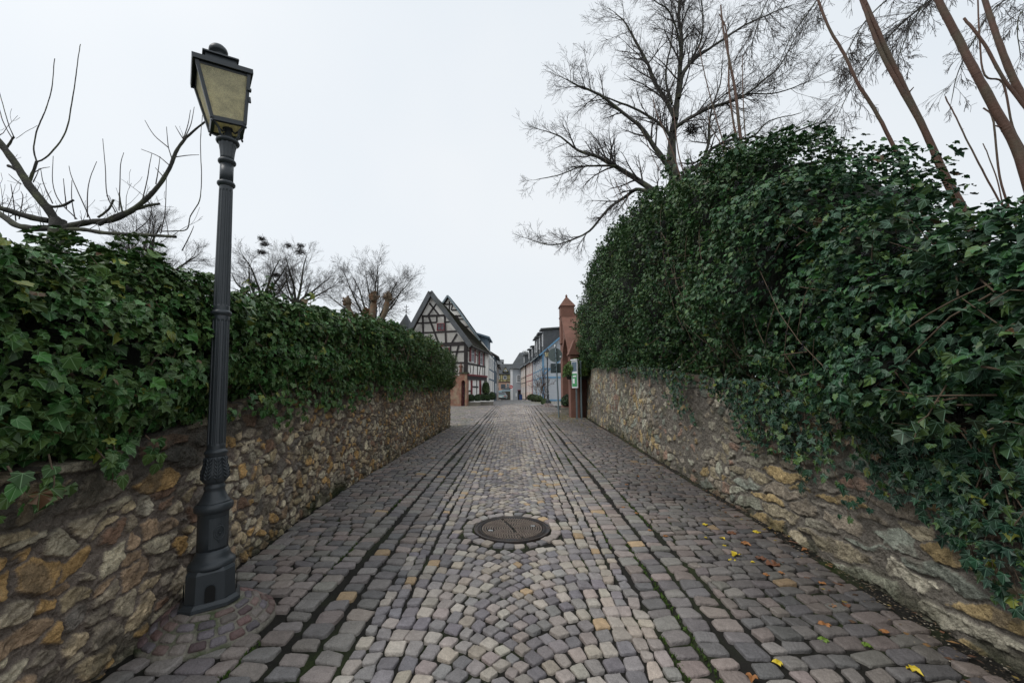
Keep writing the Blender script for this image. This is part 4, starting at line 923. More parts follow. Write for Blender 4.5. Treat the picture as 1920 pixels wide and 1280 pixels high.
# ------------------------------------------------------------------ manhole
def manhole():
    cx,cy=MHC; g=float(zg(cy)); t=thing('manhole_cover','round brown cast-iron manhole cover in the middle of the cobbled lane','manhole cover',(cx,cy,g)); sl=.021
    m=MB(); R0=MHR
    m.lathe([(R0,-.02),(R0,.006),(R0-.014,.007),(R0-.016,.001),(R0-.03,.001),(R0-.032,.005),(R0-.065,.005),(R0-.067,-.004),(R0-.068,-.02)],72,(cx,cy,g+.004),smooth=False)
    fr=m.build('frame',M['ironbrown'],t)
    m=MB(); m.lathe([(R0-.07,-.02),(R0-.07,-.007),(.001,-.007)],72,(cx,cy,g+.004),smooth=False)
    mb=MB()
    for k in range(96):   # short radial ribs on the frame
        a=2*math.pi*k/96; 
        d=Vector((math.cos(a),math.sin(a),0)); s=Vector((-d.y,d.x,0)); mb.box(Vector((cx,cy,g+.0095))+d*(R0-.048),d*.011,s*.0045,(0,0,.004))
    mb.build('ribs',M['ironbrown'],fr)
    st_=MB(); rr3=random.Random(2); rad=.028; z=g+.0065
    while rad<R0-.08:
        n=max(6,int(2*math.pi*rad/.0265))
        for k in range(n):
            a=2*math.pi*(k+.5*(int(rad*100)%2))/n; x,y=rad*math.cos(a),rad*math.sin(a)
            if abs(x+y*.35)<.010: continue
            if (abs(abs(x)-.215)<.035 and abs(y-(.07 if x>0 else -.07))<.03): continue
            d=Vector((math.cos(a),math.sin(a),0)); s=Vector((-d.y,d.x,0)); st_.box((cx+x,cy+y,z-.002),d*.0062,s*.0070,(0,0,.0060))
        rad+=.0245
    m.lathe([(.016,0),(.016,.006)],16,(cx,cy,g+.004)); c=m.build('cover',M['irondark'],t); st_.build('studs',M['ironstud'],c)
    for sx in (-1,1):
        q=MB(); q.abox(cx+sx*.215-.022,cx+sx*.215+.022,cy+sx*.07-.014,cy+sx*.07+.014,g+.002,g+.0075); q.build('lifting_lug',M['steel'],c)
M['irondark']=mat('dark_iron',(.018,.015,.012),.8,var=.3); M['ironstud']=mat('worn_iron_studs',(.27,.215,.175),.5,var=.4,vscale=14,metal=.3)  # cover plate toned darker than the raised studs
M['steel']=mat('worn_steel',(.42,.43,.44),.35,var=.2,metal=.6)
manhole()

# ------------------------------------------------------------------ the village
M['plaster']=mat('cream_plaster',(.82,.79,.74),.9,var=.08,vscale=1.5,bump=.1,bscale=8)
M['timber']=mat('dark_timber',(.030,.024,.024),.8,var=.3,vscale=5,bump=.2,bscale=20)
M['slate']=mat('slate_roof',(.085,.092,.10),.6,var=.25,vscale=4,bump=.4,bscale=10,color2=(.06,.065,.06),c2scale=1.2)
M['mossroof']=mat('mossy_roof',(.060,.052,.040),.9,var=.35,vscale=4,bump=.6,bscale=9,color2=(.050,.058,.025),c2scale=1.5)
M['red']=mat('red_paint',(.17,.018,.022),.6,var=.15)
M['green']=mat('dark_green_shutter',(.020,.045,.035),.6,var=.1)
M['white']=mat('white_paint',(.72,.73,.74),.5,var=.04)
M['pane']=mat('window_glass',(.035,.045,.055),.12,var=.3,vscale=2,spec=.8)
M['sandstone']=mat('red_sandstone',(.20,.095,.068),.85,var=.22,vscale=2.5,bump=.4,bscale=9,color2=(.17,.085,.06),c2scale=1.3)
M['brick']=mat('weathered_sandstone_blocks',(.28,.14,.095),.9,var=.35,vscale=5,bump=.6,bscale=12,color2=(.30,.22,.15),c2scale=2.2)
M['slateblue']=mat('blue_grey_slate_cladding',(.10,.145,.19),.6,var=.18,vscale=5,bump=.3,bscale=12)
M['blue']=mat('blue_timber_paint',(.14,.30,.46),.6,var=.12)
M['whitish']=mat('pale_plaster',(.48,.51,.54),.9,var=.08)
M['grey']=mat('grey_render',(.36,.39,.42),.9,var=.08)
M['yellow']=mat('yellow_plaster',(.58,.50,.24),.9,var=.08)
M['pink']=mat('pink_plaster',(.48,.30,.22),.9,var=.1)
M['maroon']=mat('maroon_timber',(.20,.035,.06),.7,var=.15)
M['cream2']=mat('warm_cream_plaster',(.60,.50,.42),.9,var=.08)
M['boxwood']=mat('box_leaves',(.016,.034,.012),.7,attr=False,var=.5,vscale=25,bump=1,bscale=50)
M['trough']=mat('stone_trough',(.24,.22,.18),.9,var=.25,bump=.4)
M['galv']=mat('galvanised_steel',(.20,.25,.27),.45,var=.12,metal=.5)
Z_=Vector((0,0,1))
def slatecourses(m,a,b,c,d,th,n):
    """a roof slope a,b (eaves) c,d (ridge, c above b): overlapping courses"""
    a,b,c,d=map(Vector,(a,b,c,d)); nn=(b-a).cross(d-a).normalized(); 
    if nn.z<0: nn=-nn
    for i in range(n):
        t0,t1=i/n,(i+1.12)/n; t1=min(t1,1)
        p=[a.lerp(d,t0)+nn*(th*1.0),b.lerp(c,t0)+nn*(th*1.0),b.lerp(c,t1)+nn*(th*.35),a.lerp(d,t1)+nn*(th*.35)]
        m.add(p+[q-nn*th*1.3 for q in p],[(0,1,2,3),(7,6,5,4),(0,4,5,1),(1,5,6,2),(2,6,7,3),(3,7,4,0)])
def window(parent,c,u,n,w,h,fm='white',sh=None,shw=None,bars=1,name='window',arch=False):
    c,u,n=Vector(c),Vector(u).normalized(),Vector(n).normalized(); m=MB(); f=max(.05,w*.09); z=Z_
    for s in (-1,1): m.box(c+u*s*(w/2-f/2)+n*.03,u*f/2,n*.03,z*h/2)
    for s in (-1,1): m.box(c+z*s*(h/2-f/2)+n*.03,u*(w/2-f),n*.03,z*f/2)
    for k in range(bars): m.box(c+u*((k+1)/(bars+1)-.5)*w+n*.02,u*f*.3,n*.018,z*(h/2-f))
    m.box(c+z*h*.12+n*.02,u*(w/2-f),n*.014,z*f*.3)
    o=m.build(name,M[fm],parent); p=MB(); p.box(c+n*.006,u*(w/2-f*.4),n*.004,z*(h/2-f*.4)); p.build('pane',M['pane'],o)
    if sh:
        for s in (sh if isinstance(sh,tuple) else (-1,1)):
            q=MB(); q.box(c+u*s*(w/2+w*.28)+n*.045,u*w*.25,n*.02,z*h/2); 
            for k in range(5): q.box(c+u*s*(w/2+w*.28)+n*.067+z*(k/4-.5)*h*.8,u*w*.20,n*.006,z*.025)
            q.build('shutter',M[shw or 'red'],parent)
    return o
# ---- timber-framed gable house, left
O=onground(875.5,761); O.y=O.y; a10=R_(10); U1=Vector((-math.cos(a10),math.sin(a10),0)); B1=Vector((math.sin(a10),math.cos(a10),0)); N1=-B1; NS=-U1   # gable normal faces viewer, street normal to the right
gz=O.z
hA=thing('timber_framed_house','cream half-timbered gable house with mossy roof beside the plaza, nearest','house',(O.x,O.y,gz))
c3h=lambda x,y:(720+x/5.122,530+y/5.122); c7h=lambda x,y:(840+x/7.108,600+y/7.108)
G_=lambda x,y,pr=0: onplane(*c3h(x,y),O,N1)+N1*pr
S_=lambda x,y,pr=0: onplane(*c7h(x,y),O,NS)+NS*pr
apex=G_(462,112); eR=G_(812,590); eL=G_(205,590); crn=G_(797,600); wl_=G_(215,600)
eaveZ=eR.z; LEN=6.6
wp=[Vector((wl_.x,wl_.y,gz-.3)),Vector((O.x,O.y,gz-.3)),Vector((O.x,O.y,eR.z-.05)),apex-Z_*.12,Vector((wl_.x,wl_.y,eL.z-.05))]
m=MB(); m.prism(wp[:3]+[wp[3]-Z_*.9,wp[4]],B1*LEN); m.prism(wp,B1*.3); wallA=m.build('wall',M['plaster'],hA)
def bm_list(defs,fn,nrmv,name,mat_,parent):
    for d in defs:
        pass
    m=MB()
    for (p0,p1,w) in defs: m.beam(fn(*p0),fn(*p1),w,nrmv,.035,.01)
    return m.build(name,M[mat_],parent)
bw=.15
bm_list([((365,322),(603,312),bw),((320,390),(508,380),bw*.8),((590,378),(645,374),bw*.8),((262,488),(705,465),bw*.9),((215,610),(797,583),bw*1.9),
 ((373,320),(380,590),bw),((507,318),(507,378),bw*.8),((583,314),(597,585),bw),((784,600),(782,1180),bw*1.6),((430,325),(528,590),bw),((437,195),(527,308),bw*.8),((507,197),(427,312),bw*.8),
 ((703,490),(650,580),bw*.9),((718,600),(672,790),bw),((638,664),(770,660),bw*.8),((660,770),(770,768),bw*.9),((640,600),(640,700),bw*.8),((260,505),(310,580),bw*.9),((290,600),(290,1100),bw),((455,105),(255,495),bw*1.0),((470,105),(815,595),bw*1.0),((660,780),(664,1180),bw)],G_,N1,'timber_frame','timber',hA)
window(hA,G_(546,424),U1,N1,1.02*78/5.122*O.y/F*.98,.55,'red')
window(hA,G_(536,664),U1,N1,.50,.62,'white'); window(hA,G_(452,650),U1,N1,.45,.62,'white')
m=MB(); m.beam(G_(410,608),G_(580,606),.09,N1,.07); m.build('window_head',M['red'],hA)
m=MB(); 
c=G_(611,670); u_=U1
for s in (-1,1): m.box(c+u_*s*.13+N1*.05,u_*.03,N1*.02,Z_*.36)
for s in (-1,1): m.box(c+Z_*s*.33+N1*.05,u_*.10,N1*.02,Z_*.03)
sh=m.build('shutter',M['red'],hA); q=MB(); q.box(c+N1*.04,u_*.10,N1*.012,Z_*.30); q.build('shutter_panel',M['green'],sh)
# street side
bm_list([((255,352),(255,700),.17),((252,575),(495,622),.14),((262,405),(285,408),.1),((487,420),(487,740),.16),((385,410),(392,740),.12),((250,1035),(250,800),.14),((380,800),(380,1010),.13),((320,888),(400,890),.12),((247,940),(300,945),.10),((485,800),(485,980),.12),((290,600),(300,705),.08),((340,610),(330,720),.08),((430,625),(415,735),.08),((460,630),(465,740),.08),((370,460),(395,470),.09)],S_,NS,'timber_frame','timber',hA)
m=MB(); m.beam(S_(246,728),S_(505,752),.13,NS,.16); m.build('sill_beam',M['red'],hA)
m=MB(); m.beam(S_(246,768),S_(505,778),.30,NS,.10); m.build('jetty_beam',M['timber'],hA)
for (x,y) in ((322,470),(437,515)): window(hA,S_(x,y),B1,NS,.62*(O.y/30)*1.35,1.05,'white',sh=True)
for p,q_,w in (((310,800),(310,1000),.34),((425,790),(425,1010),.42)):
    m=MB(); m.beam(S_(*p),S_(*q_),w,NS,.06); m.build('door_leaf',M['red'],hA)
# roof
ovh=.35; th=.10
ridge0=apex+N1*ovh+Z_*.10; ridge1=apex+B1*(LEN+.1)-Z_*.82
eRo=eR+NS*.28-Z_*.20+N1*ovh; eLo=eL+U1*.2-Z_*.25+N1*ovh
m=MB(); slatecourses(m,eRo,eRo+B1*(LEN+ovh),ridge1,ridge0,th,26); rfA=m.build('roof',M['mossroof'],hA)
m=MB(); slatecourses(m,eLo,eLo+B1*(LEN+ovh),ridge1,ridge0,th,26); m.build('roof',M['mossroof'],hA)
m=MB()
for e in (eRo,eLo): 
    m.beam(ridge0+N1*.02,e+N1*.02,.34,N1,.05,.05)
m.build('verge_slates',M['slate'],hA)
m=MB(); m.beam(apex+N1*.02,eR+N1*.02,.12,N1,.08,.0); m.beam(apex+N1*.02,eL+N1*.02,.12,N1,.08,.0); m.build('barge_timber',M['timber'],hA)
m=MB(); e0=eRo+NS*.06; m.tube([e0,e0+B1*(LEN+ovh)],.07,8); m.build('gutter',M['timber'],hA)
# ---- taller gable house behind
O2=O+B1*(LEN+.15); a02=R_(2); B2=Vector((math.sin(a02),math.cos(a02),0)); NS2=Vector((math.cos(a02),-math.sin(a02),0)); Gb=lambda x,y,pr=0: onplane(*c3h(x,y),O2,N1)+N1*pr; Sb=lambda x,y,pr=0: onplane(*c7h(x,y),O2,NS)+NS*pr
hB=thing('timber_framed_house','taller steep-gabled house with blue-grey slate dormer, directly behind the nearest','house',(O2.x,O2.y,float(zg(O2.y))))
ap2=Gb(622,140); e2=Gb(910,560); e2l=Gb(330,560); g2=float(zg(O2.y))-.4
ebx=O2.copy(); L2=6.0
m=MB(); m.prism([Vector((e2l.x,e2l.y,g2)),Vector((ebx.x,ebx.y,g2)),Vector((ebx.x,ebx.y,e2.z-.9)),ap2-Z_*.1,Vector((e2l.x,e2l.y,e2.z-.6))],B2*L2); m.build('wall',M['plaster'],hB)
m=MB()
for p0,p1,w in (((590,208),(660,206),.13),((628,180),(628,262),.12),((595,225),(615,262),.1),((660,215),(645,262),.1),((650,262),(700,262),.14),((690,310),(720,350),.12),((715,350),(760,350),.12),((560,320),(760,318),.14),((740,420),(810,422),.14),((800,490),(850,495),.14)): m.beam(Gb(*p0),Gb(*p1),w,N1,.04)
m.build('timber_frame',M['timber'],hB)
r0=ap2+N1*.3+Z_*.1; r1=ap2+B2*L2+Z_*.1; er=e2+N1*.3+NS*.2; el=e2l+N1*.3
m=MB(); slatecourses(m,er,er+B2*(L2+.3),r1,r0,.1,22); m.build('roof',M['slate'],hB)
m=MB(); slatecourses(m,el,el+B2*(L2+.3),r1,r0,.1,22); m.build('roof',M['slate'],hB)
m=MB(); m.beam(r0,er,.14,N1,.08); m.beam(r0,el,.14,N1,.08); m.build('verge_board',M['white2'] if 'white2' in M else M['galv'],hB)
# shed dormer clad in slate
Yd=O2.y+1.8; dA=atY(889,655,Yd); dB=atY(914,655,Yd); zt_=atY(900,636,Yd).z; zt2=atY(900,622,Yd).z
m=MB(); m.prism([(dA.x-.6,Yd,dA.z-.9),(dB.x,Yd,dB.z-.9),(dB.x,Yd,zt_+.15),(dA.x-.6,Yd,zt2)],(.1,3.0,0)); dm=m.build('dormer',M['slateblue'],hB)
m=MB(); m.prism([(dA.x-1.0,Yd-.5,zt2+.05),(dB.x+.22,Yd-.5,zt_+.05),(dB.x+.22,Yd-.5,zt_+.2),(dA.x-1.0,Yd-.5,zt2+.25)],(.1,3.8,0)); m.build('dormer_roof',M['slateblue'],dm)
cS=M['whitish']
# street side of house B: slate-blue upper wall with windows, pale post below
bmx=MB()
for k in range(4): bmx.beam(O2+B2*(.2+k*1.85)+Z_*(.3),O2+B2*(.3+k*1.9)+Z_*4.6,.14,NS2,.02)
for z in (2.2,3.1,4.5): bmx.beam(O2+B2*.2+Z_*z,O2+B2*(L2-.1)+Z_*z,.14,NS2,.015)
bmx.build('timber_frame',M['slateblue'],hB)
for k in range(3): window(hB,O2+B2*(1.15+k*1.85)+Z_*3.75,B2,NS2,.7,.9,'white')
m=MB(); e0=er+NS*.05; m.tube([e0,e0+B2*L2],.07,8); m.tube([e0+B2*.6,e0+B2*.6-Z_*.3-NS*.2,e0+B2*.6-Z_*1.2-NS*.25,e0+B2*.6-Z_*4.6-NS*.25],.05,8); m.build('gutter',M['galv'],hB)
# ---- generic row house
def rowhouse(label,x,y,ang,w,d,eave,ridge,wallm='plaster',roofm='slate',timberm=None,floors=2,dorm=0,gable_front=True,wm='white',nwin=3,group=None,cat='house',name='row_house',side=1,nv=5,lowm=None):
    """x,y = near street corner; ang = street direction from +Y; side=+1 house lies to the right of its street wall"""
    B=Vector((math.sin(ang),math.cos(ang),0)); U=Vector((math.cos(ang),-math.sin(ang),0))*side; NSt=-U; NF=-B; g=float(zg(y)); O=Vector((x,y,g))
    t=thing(name,label,cat,O,group); zb=-.4
    m=MB(); m.prism([O+Z_*zb,O+U*d+Z_*zb,O+U*d+Z_*eave,O+U*d/2+Z_*(ridge-.12),O+Z_*eave],B*w); m.build('wall',M[wallm],t)
    if lowm: m=MB(); m.prism([O-U*.03+NF*.03+Z_*zb,O+U*d+NF*.03+Z_*zb,O+U*d+NF*.03+Z_*2.3,O-U*.03+NF*.03+Z_*2.3],B*(w+.03)); m.build('lower_storey',M[lowm],t)
    r0=O+U*d/2+Z_*ridge+NF*.3; r1=r0+B*(w+.5); slope=(ridge-eave)/(d/2)
    e0=O-U*.35+Z_*(eave-.35*slope+.12)+NF*.3; e1=O+U*(d+.35)+Z_*(eave-.35*slope+.12)+NF*.3
    for e in (e0,e1): m=MB(); slatecourses(m,e,e+B*(w+.5),r1,r0,.09,18); m.build('roof',M[roofm],t)
    m=MB(); m.beam(r0,e0,.16,NF,.06); m.beam(r0,e1,.16,NF,.06); m.build('verge_board',M[timberm or 'timber'] if timberm=='blue' else M['timber'],t)
    if timberm:
        m=MB(); zf=[.1,eave*.5,eave*.5+.9,eave-.08]
        for z in zf: m.beam(O+Z_*z,O+B*w+Z_*z,.14,NSt,.015); m.beam(O+Z_*z,O+U*d+Z_*z,.17,NF,.05)
        for k in range(nv+1):
            p=O+B*(w*k/nv*.98+.08); m.beam(p,p+Z_*eave,.13,NSt,.02)
        for k in range(5):
            p=O+U*(d*k/4*.97+.08); m.beam(p,p+Z_*(eave-.05),.17,NF,.055)
        m.beam(O+U*.1+Z_*eave*.55,O+U*d*.24+Z_*(eave-.1),.15,NF,.05); m.beam(O+U*d*.26+Z_*(eave-.1),O+U*d*.48+Z_*eave*.55,.15,NF,.05)
        for k in range(0,nv,2): p=O+B*(w*k/nv+.1); m.beam(p+Z_*.2,p+B*(w/nv*.9)+Z_*(eave*.5),.11,NSt,.012)
        m.build('timber_frame',M[timberm],t)
    for f in range(floors):
        zc=eave/floors*(f+.58)
        for k in range(nwin): window(t,O+B*(w*(k+.5)/nwin)+Z_*zc,B,NSt,.75,1.0,wm)
        for k in range(2): window(t,O+U*(d*(k+.6)/2.2)+Z_*zc,U,NF,.75,1.0,wm)
    for k in range(dorm):
        c=O+B*(w*(k+.5)/dorm)+U*.25+Z_*(eave+.2); hh=(ridge-eave)*.55; ww=1.25
        m=MB(); m.prism([c-B*ww/2,c+B*ww/2,c+B*ww/2+Z_*hh,c-B*ww/2+Z_*hh],U*(d*.33)); dmr=m.build('dormer',M[roofm],t)
        window(dmr,c+Z_*hh*.55,B,NSt,ww*.55,hh*.5,wm)
        m=MB(); m.prism([c-B*(ww/2+.2)+Z_*(hh-.05)-U*.3,c+B*(ww/2+.2)+Z_*(hh-.05)-U*.3,c+B*(ww/2+.2)+Z_*(hh+.12)-U*.3,c-B*(ww/2+.2)+Z_*(hh+.12)-U*.3],U*(d*.42)+Z_*.35); m.build('dormer_roof',M[roofm],dmr)
    m=MB(); q=e0-U*.06; m.tube([q,q+B*(w+.4)],.06,6); m.build('gutter',M['galv'],t)
    return t
# left row behind
P3=O2+B2*(L2+.1); 
rowhouse('slim grey-blue slate-clad house third along the left side of the street',P3.x+.05,P3.y,R_(0),5.2,7,4.7,7.0,'slateblue','slate','slateblue',side=-1,nwin=3,nv=3)
rowhouse('small pale house fourth along the left side, beside the parked cars',P3.x-.02,P3.y+5.4,R_(0),9,7,4.2,6.2,'cream2','slate',None,side=-1,nwin=3)
# right row
def rx_(px,Y): return (px-960)*Y/F
rowhouse('white half-timbered house with bright blue beams and blue-edged slate gable, right','%s' and rx_(1017,42),42,R_(-2.6),9,10.5,4.95,9.6,'whitish','slate','blue',dorm=3,nwin=4,nv=5)
rowhouse('house with grey timbering and tall slate dormers next to the blue one',rx_(1009,52),51.4,R_(-2.6),7.5,9,5.7,10.6,'whitish','slate','slateblue',dorm=3,nwin=3,nv=6)
rowhouse('narrow pink half-timbered house with maroon beams on the right of the street',rx_(998,59.5),59.2,R_(-4),8.5,9,5.8,9.6,'cream2','slate','maroon',dorm=2,nwin=3,nv=5)
rowhouse('cream half-timbered house, farthest in the right-hand row',rx_(985,68),68,R_(-4),8.2,9,5.9,9.3,'cream2','slate','timber',dorm=1,nwin=3,nv=6)
# grey rendered house closing the right side: its gable wall looks down the street
def greyhouse():
    Y=76.8; g=float(zg(Y)); t=thing('rendered_house','pale grey rendered house with white arched window at the street end','house',(.9,Y,g))
    p=lambda x,y,yy=0: atY(920+x/9.144,640+y/9.144,Y+yy)
    a=p(342,470);b=p(560,470); m=MB(); m.prism([(a.x,Y,g-.3),(b.x+3,Y,g-.3),(b.x+3,Y,b.z),(a.x,Y,a.z)],(0,9,0)); m.build('wall',M['grey'],t)
    m=MB(); m.abox(a.x-.05,a.x+.42,Y-.05,Y+.1,g-.2,a.z); m.build('corner_pilaster',M['white'],t)
    m=MB(); r0=p(340,375); r1=p(520,150); slatecourses(m,(a.x-.15,Y-.3,a.z),(b.x+3,Y-.3,a.z),(b.x+3,Y+4.6,r1.z),(a.x+1.9,Y+4.6,r1.z),.09,16); slatecourses(m,(a.x-.15,Y+9.3,a.z),(a.x-.15,Y-.3,a.z),(a.x+1.9,Y+4.6,r1.z),(a.x+1.9,Y+4.8,r1.z),.09,14); m.build('roof',M['slate'],t)
    c=p(483,640); w=.72*Y/77; h=1.25
    m=MB(); 
    for s in (-1,1): m.abox(c.x+s*w/2-.06,c.x+s*w/2+.06,Y-.06,Y,c.z-h/2,c.z+h/2-.2)
    m.tube([(c.x+w/2*math.cos(q),Y-.03,c.z+h/2-.2+w/2*math.sin(q)) for q in np.linspace(0,math.pi,10)],.06,6)
    m.abox(c.x-w/2-.08,c.x+w/2+.08,Y-.10,Y,c.z-h/2-.08,c.z-h/2+.04)
    for k in (-1,1): m.abox(c.x+k*w/6-.02,c.x+k*w/6+.02,Y-.04,Y,c.z-h/2,c.z+h/2)
    for k in (0,1,2): m.abox(c.x-w/2,c.x+w/2,Y-.04,Y,c.z-h/2+.3+k*.33-.02,c.z-h/2+.3+k*.33+.02)
    f=m.build('window',M['white'],t); q=MB(); q.abox(c.x-w/2,c.x+w/2,Y-.012,Y+.02,c.z-h/2,c.z+h/2); q.build('pane',M['pane'],f)
    c=p(490,835); m=MB(); m.abox(c.x-.35,c.x+.35,Y-.5,Y,c.z-.05,c.z+.07); m.build('door_canopy',M['maroon'],t)
    m=MB(); m.abox(c.x-.28,c.x+.28,Y-.03,Y,g,c.z-.05); m.build('door',M['timber'],t)
    c=p(438,910); m=MB(); m.abox(c.x-.12,c.x+.12,Y-.03,Y,c.z-.35,c.z+.3); m.build('side_window',M['white'],t)
greyhouse()
def yellowhouse():
    Y=92.; g=float(zg(Y)); t=thing('yellow_house','yellow half-timbered house with slate roof closing the end of the street','house',(-2,Y,g))
    p=lambda x,y,yy=0: atY(920+x/9.144,640+y/9.144,Y+yy)
    a=p(75,560);b=p(345,560); lo=p(75,690); m=MB(); m.prism([(a.x-2,Y,lo.z),(b.x+1,Y,lo.z),(b.x+1,Y,b.z),(a.x-2,Y,a.z)],(0,9,0)); m.build('upper_storey',M['yellow'],t)
    m=MB(); m.prism([(a.x-2,Y+.1,g-.5),(b.x+1,Y+.1,g-.5),(b.x+1,Y+.1,lo.z),(a.x-2,Y+.1,lo.z)],(0,8.8,0)); m.build('ground_storey',M['pink'],t)
    m=MB(); 
    for x in (80,105,150,170,200,225,265,285,310,335): m.beam(p(x,560),p(x,688),.12,(0,-1,0),.05)
    m.beam(p(60,563),p(345,563),.2,(0,-1,0),.06); m.beam(p(60,650),p(345,650),.10,(0,-1,0),.05); m.beam(p(60,690),p(345,690),.16,(0,-1,0),.06); m.build('timber_frame',M['timber'],t)
    r=p(100,375); m=MB(); slatecourses(m,(a.x-2.2,Y-.4,a.z),(b.x+1,Y-.4,a.z),(b.x+1,Y+4.5,r.z+.2),(a.x-2.2,Y+4.5,r.z+.2),.09,14); slatecourses(m,(a.x-2.2,Y+9.4,a.z),(b.x+1,Y+9.4,a.z),(b.x+1,Y+4.5,r.z+.2),(a.x-2.2,Y+4.5,r.z+.2),.09,14); m.build('roof',M['slate'],t)
    for x in (125,245): window(t,p(x,615),(1,0,0),(0,-1,0),.8,.85,'white')
    window(t,p(213,770),(1,0,0),(0,-1,0),1.0,1.0,'slateblue'); window(t,p(295,770),(1,0,0),(0,-1,0),.6,1.3,'white')
    A=p(252,440,-.2);Lf=p(215,515,-.2);Rt=p(295,515,-.2); m=MB(); m.prism([A,Lf,Rt],(0,3,0)); dmr=m.build('dormer',M['yellow'],t)
    m=MB(); m.beam(A+Vector((0,-.1,.05)),Lf+Vector((-.2,-.1,-.1)),.16,(0,-1,0),.05,2.5); m.beam(A+Vector((0,-.1,.05)),Rt+Vector((.2,-.1,-.1)),.16,(0,-1,0),.05,2.5); m.build('dormer_roof',M['slate'],dmr)
    window(dmr,(A+Lf+Rt)/3+Vector((0,-.02,-.1)),(1,0,0),(0,-1,0),.5,.5,'white')
yellowhouse()
def villa():
    Y=118.; p=lambda x,y: atY(920+x/9.144,640+y/9.144,Y); g=float(zg(Y)); a=p(45,355);b=p(215,355); t=thing('villa','pale villa with hipped roof and chimney showing over the yellow house','house',((a.x+b.x)/2,Y,g))
    m=MB(); m.abox(a.x+.4,b.x-.4,Y,Y+8,g,a.z); m.build('wall',M['whitish'],t)
    m=MB(); c=(a.x+b.x)/2; z=p(110,335).z; V=[(a.x,Y-.5,a.z),(b.x,Y-.5,a.z),(b.x,Y+8.5,a.z),(a.x,Y+8.5,a.z),(c-1.6,Y+4,z+.8),(c+1.6,Y+4,z+.8)]
    m.add(V,[(0,1,5,4),(1,2,5),(2,3,4,5),(3,0,4),(3,2,1,0)]); rf=m.build('roof',M['slate'],t)
    m=MB(); m.abox(c-1.3,c-.2,Y+3.2,Y+4.5,z-.3,p(110,300).z+.4); m.build('chimney',M['slate'],rf)
    for k in range(3): window(t,(a.x+(b.x-a.x)*(k+1)/4,Y-.02,a.z-1.0),(1,0,0),(0,-1,0),.9,1.2,'white')
villa()
# ---- turret with finial left of the gable
def turret():
    Y=38.; p=lambda x,y: atY(*c3h(x,y),Y); a=p(125,430);b=p(290,430);top=p(208,300); cx=(a.x+b.x)/2; rad=(b.x-a.x)/2; g=float(zg(Y))
    t=thing('turret','small octagonal stair turret with slate cone roof and iron finial','tower',(cx,Y,g))
    m=MB(); m.lathe([(rad*.72,g-.2),(rad*.72,a.z+.05)],8,(cx,Y,0),smooth=False); m.build('wall',M['grey'],t)
    m=MB(); H_=top.z-a.z; m.lathe([(rad,a.z-.10),(rad,a.z),(rad*.62,a.z+H_*.38),(rad*.30,a.z+H_*.72),(.03,top.z)],8,(cx,Y,0),smooth=False); rf=m.build('roof',M['slate'],t)
    m=MB(); f=p(208,212).z; m.tube([(cx,Y,top.z-.1),(cx,Y,f)],.03,6)
    hz=(f-top.z)
    for k,w in ((.45,.32),(.75,.22)): m.tube([(cx-w,Y,top.z+hz*k+.08),(cx-w*.5,Y,top.z+hz*k-.03),(cx,Y,top.z+hz*k+.05),(cx+w*.5,Y,top.z+hz*k-.03),(cx+w,Y,top.z+hz*k+.08)],.025,5)
    m.lathe([(.02,-.12),(.09,0),(.02,.12)],8,(cx,Y,top.z+hz*.25)); m.build('finial',M['timber'],rf)
    q=MB(); w0=p(262,380); slatecourses(q,(w0.x-.3,Y-.2,w0.z-.9),(w0.x+3.2,Y-.2,w0.z-.9),(w0.x+3.2,Y+2.5,w0.z+1.2),(w0.x+1.2,Y+2.5,w0.z+1.2),.08,8); 
turret()
